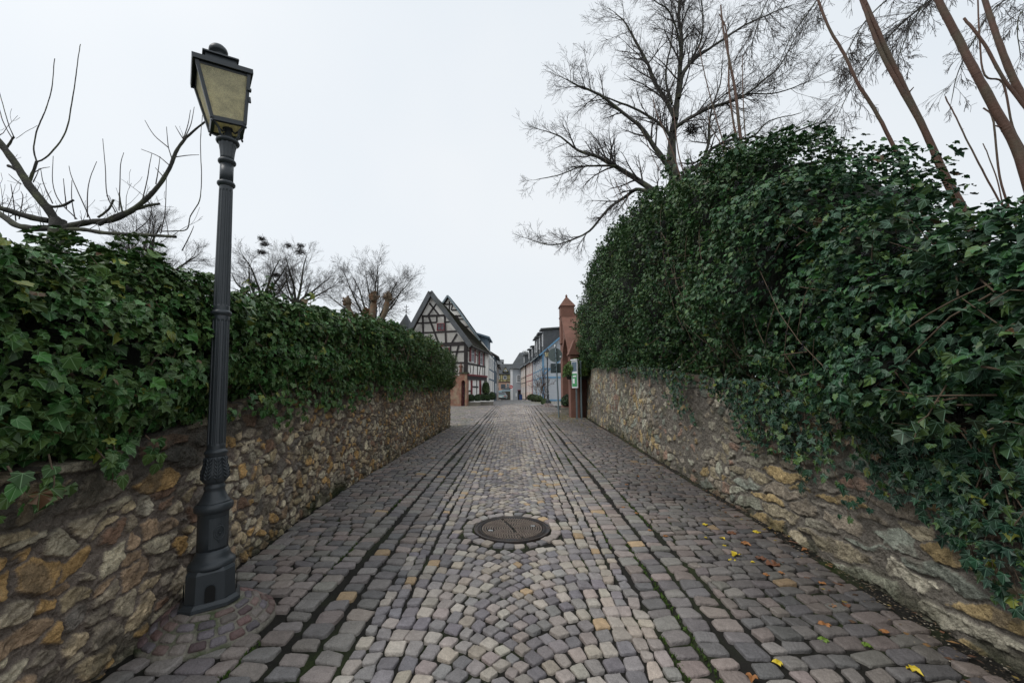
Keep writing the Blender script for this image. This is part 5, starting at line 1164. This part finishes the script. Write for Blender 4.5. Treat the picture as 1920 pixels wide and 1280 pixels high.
# ---- sandstone garden wall with arched doorway and statue
def gatewall():
    t=thing('sandstone_wall','reddish sandstone wall with narrow arched doorway left of the gable house','wall',(O.x-1.2,O.y-.3,gz))
    q=O+N1*.35; f=lambda x,y: onplane(*c7h(x,y),q,N1); top=f(245,715).z; zt2=f(20,700).z; g=gz-.15
    a=f(246,1150);b=f(160,1150); 
    def P3(px_,z): v=f(px_,900); return Vector((v.x,v.y,z))
    dl,dr=P3(176,g),P3(226,g); zs=f(200,835).z; za=f(200,800).z
    arc=[P3(201-25*math.cos(s),zs+(za-zs)*math.sin(s)) for s in np.linspace(0,math.pi,9)]
    poly=[P3(150,g),P3(176,g)]+arc+[P3(226,g),P3(250,g),P3(250,top),P3(150,top)]
    m=MB(); m.prism(poly,B1*.5); m.build('doorway_surround',M['brick'],t)
    m=MB(); m.prism([P3(-160,g),P3(150,g),P3(150,top-.15),P3(-160,zt2-.1)],B1*.4); m.build('wall_run',M['brick'],t)
    m=MB(); m.prism([P3(174,g),P3(228,g),P3(228,za),P3(174,za)],B1*.06); d=m.build('door',M['maroon'],t); d.location+=B1*.35
    m=MB(); m.prism([P3(144,top),P3(256,top),P3(256,top+.12),P3(144,top+.12)],B1*.6); d=m.build('coping',M['mossroof'],t); d.location+=N1*.05
    # statue
    c=P3(155,top+.12)+B1*.2; s=thing('statue','small red sandstone figure standing on the doorway wall','statue',c); m=MB(); hS=f(155,575).z-c.z
    k=hS/1.0; m.lathe([(.17,0),(.18,.05),(.13,.07),(.14,.10),(.13,.3),(.10,.48),(.13,.60),(.155,.72),(.10,.80),(.045,.83),(.05,.86),(.075,.91),(.07,.96),(.03,1.0)],12,(0,0,0),rf=lambda a,z:1-.25*abs(math.sin(a)))
    m.tube([(-.14,0,.74),(-.21,-.05,.60),(-.12,-.14,.55)],[.045,.04,.03],7); m.tube([(.14,0,.74),(.20,-.04,.58),(.10,-.13,.66)],[.045,.04,.03],7)
    o=m.build('figure',M['sandstone'],s,local=True); o.scale=(k*1.15,k*1.15,k)
    m=MB(); m.tube([(.12,-.13,.3),(.10,-.13,1.05)],[.012,.012],5); o=m.build('staff',M['timber'],s,local=True); o.scale=(k,k,k)
gatewall()
# ---- box bushes and stone troughs
def bush(label,c,rx_,rz,seed,group='clipped box bushes in the stone troughs',n=1500,base=(.018,.038,.013),ls=.045):
    r=np.random.default_rng(seed); t=thing('box_bush',label,'bush',c,group)
    d=nrm(r.normal(0,1,(n,3))); d[:,2]=np.abs(d[:,2])*1.0-.25*(r.random(n)<.4); k=1+(fbm(d*2.5+seed,3,seed)-.5)*.45+r.normal(0,.03,n)
    P=np.array(c)+d*k[:,None]*np.array([rx_,rx_,rz])+np.array([0,0,rz*.2]); Nn=nrm(d+r.normal(0,.5,(n,3)))
    V,Fk,C,v=leaves(P,Nn,r.normal(0,1,(n,3)),np.full(n,ls)*r.uniform(.7,1.4,n),leafcol(n,r,base,.0,.2),('heart',),seed)
    obj('foliage',npmesh('foliage',V,[Fk],C,v),M['ivy'],t)
    m=MB(); m.lathe([(.02,-rz*.3),(rx_*.75,-rz*.25),(rx_*.88,rz*.25),(rx_*.7,rz*.8),(.02,rz*1.05)],12,tuple(c)); m.build('shade_core',M['core'],t)  # same added dark core, closing the gaps between the leaves
def trough(label,c,w,d,h,ang=0,m_='trough'):
    t=thing('stone_trough',label,'planter',c); u=Vector((math.cos(ang),math.sin(ang),0)); v=Vector((-u.y,u.x,0)); c=Vector(c); m=MB(); k=.06
    for s in (-1,1): m.box(c+v*s*(d/2-k/2)+Z_*h/2,u*w/2,v*k/2,Z_*h/2); m.box(c+u*s*(w/2-k/2)+Z_*h/2,u*k/2,v*(d/2-k),Z_*h/2)
    for s in (-1,1): m.box(c+v*s*(d/2-k/2+.01)+Z_*(h+.02),u*(w/2+.02),v*k*.7,Z_*.02)
    m.build('trough_body',M[m_],t,bevel=.012); q=MB(); q.box(c+Z_*(h-.06),u*(w/2-k),v*(d/2-k),Z_*.02); q.build('soil',M['joint'],t)
A1=onground(889,760.5); A2=onground(913,759.5)
trough('front stone trough with two dark box balls at the half-timbered house',A1,.95,.42,.22,R_(4)); trough('rear stone trough with box balls, right of the first',A2,.95,.42,.22,R_(4))
bush('large box ball on the left of the front trough',A1+Vector((-.25,0,.42)),.30,.33,1); bush('round box ball on the right of the front trough',A1+Vector((.25,0,.44)),.28,.32,2)
bush('box ball on the left of the rear trough',A2+Vector((-.30,0,.44)),.26,.34,3); bush('box ball in the middle of the rear trough',A2+Vector((.06,0,.42)),.22,.32,4); bush('tallest box bush, right end of the rear trough',A2+Vector((.38,.3,.50)),.28,.40,5)
bush('loose green climber against the wall behind the rear trough',A2+Vector((-.25,2.6,.95)),.30,.75,6,None,1800,(.05,.075,.02),.06)
# right: planter at the gateway
A3=onground(1065,776)+Vector((-.02,.15,0)); trough('square wooden planter at the foot of the red gateway',A3,.62,.5,.28,R_(-8),'trough'); bush('dark conifer-like bush in the wooden planter by the red gateway',A3+Vector((0,0,.50)),.30,.40,7,None,1500,(.010,.022,.011),.05)
# ---- red sandstone gateway on the right
def gateway():
    x0=2.72; y0,y1=18.6,22.3; th=1.0; z=lambda px,py,Y: H+ray(px,py)[2]/ray(px,py)[1]*Y; g=.3
    t=thing('sandstone_gateway','tall red sandstone archway with pyramid-capped pier on the right','gateway',(x0+.5,20.5,g))
    zt=z(1055,592,22.0); zl=z(1083,660,18.8); yA,yB=19.3,21.4; ym=(yA+yB)/2; zsp=3.0; zap=z(1057,634,20.4)
    arc=[]; R0=(yB-yA)
    for s in np.linspace(0,1,8): ph=s*math.acos(.5); arc.append((yB-R0*math.cos(ph),zsp+R0*math.sin(ph)*(zap-zsp)/(R0*.866)))
    arc2=[(2*ym-y,zz) for y,zz in arc][::-1][1:]
    poly=[(y0,g),(yA,g)]+arc+arc2+[(yB,g),(y1,g),(y1,zt),(21.5,zt),(y0+.2,zl),(y0,zl-.3)]
    m=MB(); m.prism([(x0+.0*(y-y0),y,zz) for y,zz in poly],(th,0,0)); m.build('arch_wall',M['sandstone'],t)
    m=MB(); m.prism([(x0-.06,21.5,zt+.04),(x0-.06,y0+.1,zl+.02),(x0-.06,y0+.1,zl-.10),(x0-.06,21.5,zt-.10)],(th+.12,0,0)); m.build('sloping_coping',M['sandstone'],t)
    pa=atY(1048,590,21.6); pb=atY(1077,590,21.6); cx=(pa.x+pb.x)/2; hw_=(pb.x-pa.x)/2; za=z(1062,555,21.6); ze=z(1060,575,21.6); zb_=z(1060,594,21.6)
    m=MB(); m.abox(cx-hw_*.86,cx+hw_*.86,21.6-hw_*.86,21.6+hw_*.86,zb_-1.5,ze); m.abox(cx-hw_*.92,cx+hw_*.92,21.6-hw_*.92,21.6+hw_*.92,zb_-.06,zb_); pr=m.build('pier',M['sandstone'],t)
    m=MB(); q=hw_*1.02; V=[(cx-q,21.6-q,ze-.03),(cx+q,21.6-q,ze-.03),(cx+q,21.6+q,ze-.03),(cx-q,21.6+q,ze-.03),(cx,21.6,za)]; m.add(V,[(3,2,1,0),(0,1,4),(1,2,4),(2,3,4),(3,0,4)]); cp=m.build('pyramid_cap',M['sandstone'],pr)
    m=MB(); m.lathe([(.05,-.06),(.07,0),(.04,.05),(.01,.10)],8,(cx,21.6,za)); m.build('cap_knob',M['sandstone'],cp)
    # buttress with its own pitched cap at the near end
    b0=atY(1067,665,18.4); b1=atY(1082,665,18.4); zc=b0.z; zp=atY(1075,642,18.4).z
    m=MB(); m.abox(b0.x,b1.x+.02,18.1,18.7,g,zc); m.build('buttress',M['sandstone'],t)
    m=MB(); c=(b0.x+b1.x+.02)/2; m.prism([(b0.x-.08,18.0,zc-.02),(b1.x+.10,18.0,zc-.02),(c,18.0,zp+.1)],(0,.75,0)); m.build('buttress_cap',M['sandstone'],t)
    # dark iron leaf of the gate standing open
    m=MB()
    for k in range(9): m.abox(x0+.5,x0+.53,yA+.1+k*.22,yA+.13+k*.22,.45,3.0)
    for zz in (.6,1.8,2.9): m.abox(x0+.495,x0+.535,yA+.05,yB-.05,zz,zz+.05)
    m.build('gate',M['timber'],t)
gateway()
# ---- signs
def roadsign():
    b=onground(1048,783); Y=b.y; top=atY(1041.5,645,Y); t=thing('road_sign','back of a round road sign with square plate on a grey pole','sign',b)
    ax=(top-b); m=MB(); m.tube([b,b+ax*.5,top],.036,12); pole=m.build('pole',M['galv'],t)
    m=MB(); m.lathe([(.040,0),(.040,.14),(.02,.15)],12,tuple(atY(1041,652,Y))); m.build('pole_cap',M['white'],t)
    c=atY(1041.5,665,Y-.06)+Vector((0,-.0,0)); rad=.325; m=MB(); V=[]
    for y_ in (0,.02): V+=[(c.x+rad*math.cos(q),c.y+.10+y_,c.z+rad*math.sin(q)) for q in np.linspace(0,2*math.pi,37)[:-1]]
    m.add(V,[tuple(range(36)),tuple(range(71,35,-1))]+[(k,36+k,36+(k+1)%36,(k+1)%36) for k in range(36)]); m.build('round_plate',M['signback'],t)
    m=MB(); m.box((c.x+.235,c.y+.095,c.z-.07),(.035,0,0),(0,.003,0),(0,0,.035)); m.build('sticker',M['white'],t)
    c2=atY(1042,690,Y); m=MB(); m.abox(c2.x-.23,c2.x+.24,c2.y+.05,c2.y+.07,c2.z-.22,c2.z+.22); m.build('square_plate',M['signdark'],t,bevel=.01)
    m=MB(); 
    for z in (c.z+.12,c.z-.12,c2.z+.1,c2.z-.1): m.box((c2.x,c2.y,z),(.05,0,0),(0,.055,0),(0,0,.015))
    m.build('clamps',M['galv'],t)
M['signback']=mat('sign_back',(.13,.165,.16),.55,var=.12); M['signdark']=mat('sign_plate_back',(.055,.075,.080),.55,var=.1)
roadsign()
def noticeboard():
    Y=17.3; p=lambda x,y,yy=0: atY(900+x/4.741,530+y/4.741,Y+yy); g=float(zg(Y)); t=thing('notice_board','white-framed notice board with green poster on two grey posts','notice board',(2.75,Y,g))
    for x0_,x1_,ym_ in ((848,865,1200),(885,910,1225)):
        m=MB(); b=p(x1_,ym_,0); tp=p(x0_,690,0); m.box(((b.x+tp.x)/2,Y,(g+tp.z)/2),(.03,0,0),(0,.03,0),(0,0,(tp.z-g)/2)); m.build('post',M['galv'],t)
    a=p(830,935); b=p(884,935); zt_=p(850,690).z; u=Vector((b.x-a.x,.35,0)); n=Vector((-.87,-.5,0)).normalized(); u=Vector((.17,-.62,0)); a=Vector((a.x,Y+.15,a.z))
    m=MB(); h=zt_-a.z
    def fr(k0,k1,z0,z1,pr,mm): m.prism([a+u*k0+Z_*z0,a+u*k1+Z_*z0,a+u*k1+Z_*z1,a+u*k0+Z_*z1],Vector((-.06,-.02,0))*pr)
    u=Vector((.19,-.34,0)); n=Vector((-.87,-.49,0))
    def slab(mm,k0,k1,z0,z1,d0,d1): mm.prism([a+u*k0+Z_*z0+n*d0,a+u*k1+Z_*z0+n*d0,a+u*k1+Z_*z1+n*d0,a+u*k0+Z_*z1+n*d0],n*(d1-d0))
    slab(m,0,1,0,h,0,.05); m.build('board',M['white'],t)
    m=MB(); slab(m,.07,.93,.06,h*.52,.052,.056); m.build('poster',M['postergreen'],t)
    m=MB(); slab(m,.20,.55,h*.16,h*.34,.057,.059); slab(m,.25,.8,h*.40,h*.45,.057,.059); m.build('poster_fields',M['white'],t)
    m=MB(); slab(m,.07,.93,h*.60,h*.94,.052,.056); m.build('dark_panel',M['slateblue'],t)
    m=MB(); slab(m,-.06,1.06,h,h+.05,-.03,.09); m.build('board_roof',M['white'],t)
M['postergreen']=mat('poster_green',(.05,.28,.10),.5,var=.1)
noticeboard()
# bright shrub by the notice board
c=atY(1072,700,17.9); bush('bright yellow-green shrub hanging over the notice board',(c.x+.25,17.9,c.z-.1),.62,.62,12,None,3800,(.075,.13,.022),.06)
# ---- far street lamp, no-entry sign, bin, cars
l2b=Vector((rx_(1026.5,27.6),27.6,float(zg(27.6))+.26))
lamp('street_lamp','distant iron street lamp in front of the blue-beamed house',l2b,0,0,R_(30),R_(12))
mound(l2b.x,l2b.y,l2b.z+.005,.17,.5,'sandstone cone under the distant street lamp',(9,12,15),6)
def roundsign():
    Y=75.; b=Vector((rx_(958,Y),Y,float(zg(Y)))); t=thing('no_entry_sign','small red and white no-entry sign by the grey house','sign',b); c=atY(958.5,725,Y)
    m=MB(); m.tube([b,(b.x,Y,c.z+.3)],.035,8); m.build('pole',M['galv'],t)
    def disc(r_,y0_,y1_,nm,mt,par):
        m=MB(); n=24; V=[(c.x+r_*math.cos(q),y_,c.z+r_*math.sin(q)) for y_ in (y0_,y1_) for q in np.linspace(0,2*math.pi,n+1)[:-1]]; m.add(V,[tuple(range(n)),tuple(range(2*n-1,n-1,-1))]+[(k,n+k,n+(k+1)%n,(k+1)%n) for k in range(n)]); return m.build(nm,mt,par)
    d=disc(.30,Y-.05,Y-.07,'disc',M['signred'],t); m=MB(); m.abox(c.x-.21,c.x+.21,Y-.078,Y-.071,c.z-.055,c.z+.055); m.build('white_bar',M['white'],d)
M['signred']=mat('sign_red',(.50,.02,.02),.5,var=.05)
roundsign()
def bin_():
    Y=74.; c=Vector((rx_(976.5,Y),Y,float(zg(Y)))); t=thing('wheelie_bin','blue wheeled rubbish bin beside the grey house door','bin',c); m=MB()
    w0,w1,h=.26,.31,.98; V=[(c.x-w0,Y-w0,c.z+.04),(c.x+w0,Y-w0,c.z+.04),(c.x+w0,Y+w0,c.z+.04),(c.x-w0,Y+w0,c.z+.04),(c.x-w1,Y-w1,c.z+h),(c.x+w1,Y-w1,c.z+h),(c.x+w1,Y+w1,c.z+h),(c.x-w1,Y+w1,c.z+h)]
    m.add(V,[(3,2,1,0),(4,5,6,7),(0,1,5,4),(1,2,6,5),(2,3,7,6),(3,0,4,7)]); m.build('bin_body',M['binblue'],t,bevel=.03)
    m=MB(); m.box((c.x,Y-.02,c.z+h+.05),(w1+.03,0,0),(0,w1+.05,0),(0,0,.035)); m.build('lid',M['binblue'],t,bevel=.02)
    for s in (-1,1):
        m=MB(); m.tube([(c.x+s*.26,Y+.24,c.z+.10),(c.x+s*.31,Y+.24,c.z+.10)],.10,14); m.build('wheel',M['timber'],t)
M['binblue']=mat('blue_plastic',(.02,.06,.20),.45,var=.05)
bin_()
def car(label,x,y,ang,paint,z=None):
    c=Vector((x,y,float(zg(y)) if z is None else z)); t=thing('parked_car',label,'car',c,'cars parked at the street end'); t.rotation_euler=(0,0,ang); L=lambda nm,mb,m_,p=t,bv=0: mb.build(nm,m_,p,local=True,bevel=bv)
    # body: side profile lofted across the width; rear faces -y
    pr=[(-2.05,.35),(-2.10,.55),(-2.08,.82),(-1.98,.92),(-1.75,.95),(1.0,.93),(1.85,.80),(2.08,.62),(2.10,.38),(1.9,.25),(-1.9,.25)]
    V=[];n=len(pr)
    for xx,sc in ((-.86,.93),(-.80,1),(.80,1),(.86,.93)): V+=[(xx if sc==.93 else xx*1.0,a*(.985 if sc<1 else 1),.6+(b-.6)*(sc if sc<1 else 1.0)) for a,b in pr]
    m=MB(); m.add(V,[(k*n+i,k*n+(i+1)%n,(k+1)*n+(i+1)%n,(k+1)*n+i) for k in range(3) for i in range(n)]+[tuple(range(n-1,-1,-1)),tuple(3*n+i for i in range(n))]); b=L('body',m,paint,t,.03)
    ca=[(-1.95,.93),(-1.45,1.38),(-.9,1.44),(.1,1.42),(1.0,.93)]; 
    def cab(w0,w1,inset,nm,mt,par):
        V=[(s*(w0+(w1-w0)*(zz-.93)/.5),a*(1-inset),zz-(inset*.3 if zz>1 else 0)) for s in (-1,1) for a,zz in ca]; k=len(ca); m=MB(); m.add(V,[tuple(range(k)),tuple(2*k-1-i for i in range(k))]+[(i,k+i,k+i+1,i+1) for i in range(k-1)]+[(k-1,2*k-1,k,0)]); return L(nm,m,mt,par)
    cab(.78,.60,.0,'windows',M['pane'],t)
    m=MB(); m.prism([(-.60,-1.42,1.385),(.60,-1.42,1.385),(.60,.15,1.42),(-.60,.15,1.42)],(0,0,.035)); L('roof',m,paint,t,.015)
    for s in (-1,1):
        for yy in (-1.30,1.28):
            m=MB(); m.tube([(s*.70,yy,.31),(s*.88,yy,.31)],.31,20); w=L('wheel',m,M['tyre'],t); m=MB(); m.tube([(s*.87,yy,.31),(s*.89,yy,.31)],.19,14); L('rim',m,M['galv'],w)
        m=MB(); m.box((s*.68,-2.08,.74),(.15,0,0),(0,.03,0),(0,0,.08)); L('tail_light',m,M['taillight'],t)
        m=MB(); m.box((s*.62,2.05,.62),(.17,0,0),(0,.05,0),(0,0,.07)); L('headlight',m,M['white'],t)
    m=MB(); m.box((0,-2.105,.60),(.26,0,0),(0,.01,0),(0,0,.06)); L('number_plate',m,M['white'],t)
    m=MB(); m.box((0,-2.09,.38),(.84,0,0),(0,.05,0),(0,0,.10)); L('bumper',m,M['tyre'],t,.02)
    return t
M['tyre']=mat('black_rubber',(.015,.015,.016),.8,var=.1); M['taillight']=mat('tail_light_red',(.40,.01,.01),.3,var=0)
M['cargreen']=mat('pale_green_car_paint',(.22,.33,.33),.3,var=.03,spec=.6); M['carsilver']=mat('silver_car_paint',(.42,.46,.50),.3,var=.03,spec=.6,metal=.2); M['carblue']=mat('light_blue_car_paint',(.28,.40,.45),.3,var=.03,spec=.6)
car('pale green car seen from behind with red tail lights, nearest',rx_(941,72),73.5,R_(-4),M['cargreen'])
car('silver car parked just beyond the pale green one',rx_(933.5,80),81,R_(0),M['carsilver'])
def darkwall():
    Y=84.; t=thing('garden_wall','low dark overgrown wall with a light blue car behind it','wall',(rx_(950,Y),Y,float(zg(Y)))); m=MB(); g=float(zg(Y)); m.abox(rx_(941,Y),rx_(959,Y),Y,Y+.5,g-.1,g+1.75); m.build('wall_body',M['mossroof'],t); m=MB(); m.abox(rx_(941,Y)-.04,rx_(959,Y)+.04,Y-.04,Y+.54,g+1.75,g+1.83); m.build('coping',M['trough'],t)
darkwall()
car('light blue car showing its roof above the dark garden wall',rx_(949.5,87),87,R_(90),M['carblue'],z=float(zg(87))+1.15)
m=MB(); g=float(zg(87)); m.abox(rx_(938,87),rx_(962,87),84.6,90.5,g-.3,g+1.15); tag(m.build('raised_yard',M['trough']),kind='structure')
bgtree(984,668,652,30,95,'tiny bare tree top above the roofs at the street end',31,5,(0,6,5,2))
# low plants along the right-hand fronts
for k,(px,Y,s,lab) in enumerate([(1003,41,.45,'sprawling green plant at the foot of the blue-beamed house, left'),(1009,39,.40,'low dark shrub in front of the blue-beamed house'),(996,50,.5,'grey-green shrub by the grey-timbered house'),(1023,31,.30,'grass tuft beside the distant lamp')]):
    bush(lab,(rx_(px,Y),Y,float(zg(Y))+s*.3),s*1.2,s,40+k,None,900,(.045,.06,.02),.07)
# bare climber on the blue house corner
rc=np.random.default_rng(8); tb=Tubes(); Yc=40.6; bx=rx_(1018,Yc); tC=thing('wall_climber','bare brown climber scrambling before the blue-beamed house corner','climber',(bx,Yc,float(zg(Yc))))
for k in range(7): grow(tb,np.array([bx+rc.normal(0,.25),Yc,float(zg(Yc))]),nrm(np.array([rc.normal(0,.15),0,1.])),rc.uniform(1.8,3.3),.03,1,rc,up=.1,kids=(0,8,4,2),minr=.010,spread=(.3,.8))
obj('branches',tb.mesh('branches'),M['shoot'],tC)

# ------------------------------------------------------------------ litter on the cobbles
M['yleaf']=mat('yellow_leaf',(.62,.47,.03),.6,var=.15,vscale=20); M['bleaf']=mat('brown_leaf',(.16,.065,.03),.7,var=.25,vscale=20); M['oleaf']=mat('orange_leaf',(.34,.15,.05),.7,var=.2); M['gleaf']=mat('green_fallen_leaf',(.12,.20,.02),.6,var=.15)
def fallen(cx,cy,kind,size,label,group=None,seed=0):
    r=np.random.default_rng(seed); b=onground(1100+cx/2.207,700+cy/2.207,.004); tp,Fk,v=leaf_tpl('ivy' if kind!='b' else 'heart'); a=r.uniform(0,6.28); n=len(tp)
    T=tp.copy(); T[:,2]=T[:,2]*1.6+.35*(T[:,0]**2)*r.uniform(-1,2)+.35*np.clip(T[:,1],0,1)**2*r.uniform(0,1.5); T*=size; c,s=math.cos(a),math.sin(a)
    X=np.stack([T[:,0]*c-T[:,1]*s,T[:,0]*s+T[:,1]*c,T[:,2]-T[:,2].min()+.003],-1); X2=X+np.array([0,0,.0012]); V=np.concatenate([X,X2]); Fq=np.concatenate([Fk[:,::-1],Fk+n])
    o=obj('fallen_leaf',npmesh('fallen_leaf',V,[Fq],smooth=False),{'y':M['yleaf'],'b':M['bleaf'],'o':M['oleaf'],'g':M['gleaf']}[kind]); o.location=b; tag(o,label,'leaf',group)
FL=[(490,627,'y',.055,'single yellow leaf nearest the middle of the lane, upper right cobbles'),(600,665,'b',.085,'large curled russet leaf, upper of the brown ones on the right'),(705,662,'y',.065,'yellow leaf closest to the dark strip along the right wall'),(563,684,'y',.045,'small yellow leaf left of the russet leaves'),(655,710,'o',.085,'flat orange-brown leaf between small yellow leaves'),
 (618,757,'y',.075,'biggest bright yellow leaf on the right-hand cobbles'),(603,776,'y',.055,'smaller yellow leaf touching the biggest yellow one'),(770,792,'b',.11,'biggest dark brown leaf on the right-hand cobbles'),(725,772,'b',.08,'upright dark brown leaf left of the biggest brown one'),(905,735,'o',.05,'orange leaf lying in the dark strip by the wall'),
 (985,1045,'o',.06,'orange leaf low on the right between dark cobbles'),(980,1106,'g',.05,'yellow-green leaf below the low orange one'),(1160,1134,'g',.045,'upright green leaf among the dark lower-right cobbles'),(1355,1236,'y',.055,'yellow leaf near the bottom right corner'),(790,1200,'y',.045,'small yellow leaf near the bottom edge of the right cobbles'),(685,1266,'o',.05,'orange leaf cut by the bottom edge of the view'),(1075,968,'b',.05,'small reddish leaf by the foot of the right wall')]
for k,(x,y,c,s,l) in enumerate(FL): fallen(x,y,c,s,l,None,k+3)
GR='small scattered leaves on the right-hand cobbles'
for k,(x,y,c) in enumerate([(688,784,'y'),(570,714,'y'),(493,682,'y')]): fallen(x,y,c,.03,'tiny yellow leaf on the right-hand cobbles near the bigger leaves',GR,k+30)
for k,(x,y,c) in enumerate([(745,838,'o'),(975,872,'o'),(1020,968,'o'),(1230,1075,'o'),(805,832,'o'),(208,583,'o'),(150,556,'o'),(325,675,'o'),(262,655,'o'),(212,428,'o'),(165,462,'o'),(345,602,'o')]): fallen(x,y,c,.045,'small brown-orange leaf on the right-hand cobbles',GR,k+50)
# chips and leaf crumbs in the dirt strip by the right wall, and leaf litter by the sign
r=np.random.default_rng(99); n=2600; Vq=[];Fq=[];Cq=[]
yy=1.4+r.random(n)**1.6*13; xx=xr(yy)-np.abs(r.normal(.03,.12,n))-.02; 
pp=np.stack([xx,yy],-1); n2=900; pl=np.stack([r.normal(2.35,.45,n2),r.normal(18.6,1.6,n2)],-1); n3=500; pl3=np.stack([rx_(1000,38)+r.normal(.6,1.1,n3),r.normal(36,2.5,n3)],-1); n4=420; pl4=np.stack([r.uniform(1.5,3,n4),r.uniform(4,15,n4)],-1)
for (cset,sz,pal) in ((pp,(.004,.011),[(.30,.26,.20),(.12,.09,.06),(.05,.04,.03),(.18,.13,.08)]),(np.stack([xr(np.linspace(2,15,260))-np.abs(r.normal(.08,.22,260))-.03,np.linspace(2,15,260)+r.normal(0,.1,260)],-1),(.014,.030),[(.13,.06,.03),(.20,.11,.04),(.08,.045,.025),(.26,.19,.05)]),(pl,(.02,.05),[(.20,.19,.04),(.14,.13,.04),(.22,.15,.05)]),(pl3,(.03,.07),[(.17,.18,.05),(.13,.12,.04)]),(pl4,(.006,.016),[(.16,.08,.035),(.26,.16,.05),(.10,.06,.03)])):
    for x,y in cset:
        s=r.uniform(*sz); a=r.uniform(0,6.28); e=s*r.uniform(.3,.8); z=float(zg(y))+.012+r.uniform(-.003,.004); c,q=math.cos(a),math.sin(a); h=s*.15
        P=[(x+c*s,y+q*s,z),(x-q*e,y+c*e,z+h),(x-c*s,y-q*s,z+.2*h),(x+q*e,y-c*e,z+h*.6),(x,y,z+h*1.8)]; b=len(Vq); Vq+=P; Fq+=[(b,b+1,b+4),(b+1,b+2,b+4),(b+2,b+3,b+4),(b+3,b,b+4)]; Cq+=[np.array(pal[r.integers(0,len(pal))])*r.uniform(.6,1.3)]*5
M['litter']=mat('litter',attr=True,rough=.85,var=.1)
tag(obj('leaf_litter',npmesh('leaf_litter',np.array(Vq),[np.array(Fq)],np.array(Cq)),M['litter']),'leaf crumbs and chips strewn along the foot of the right wall','litter',kind='stuff')
# moss and grass tufts in the joints
n=5200; r=np.random.default_rng(12); Vq=[];Fq=[];Cq=[]
for side_ in (0,1,2,3):
    for _ in range(n//4):
        y=1.3+r.random()**1.5*15; x0=[gx(1.42,y)+.0,gx(1.05,y),gx(-1.425,y),gx(.89,y)][side_]; x=x0+r.normal(0,.012)
        if fbm(np.array([[x*2,y*1.4,side_*5.]]),2,4)[0]<.5: continue
        for q in range(2):
            s=r.uniform(.004,.010); a=r.uniform(0,6.28); z=float(zg(y))-.006; b=len(Vq); Vq+=[(x+s*math.cos(a),y+s*math.sin(a),z),(x-s*math.cos(a),y-s*math.sin(a),z),(x+r.normal(0,.006),y+r.normal(0,.006),z+r.uniform(.008,.022))]; Fq.append((b,b+1,b+2)); Cq+=[np.array([.06,.11,.015])*r.uniform(.5,1.4)]*3
tag(obj('moss',npmesh('moss',np.array(Vq),[np.array(Fq)],np.array(Cq)),M['litter']),'green moss and grass in the joints between cobbles','moss',kind='stuff')
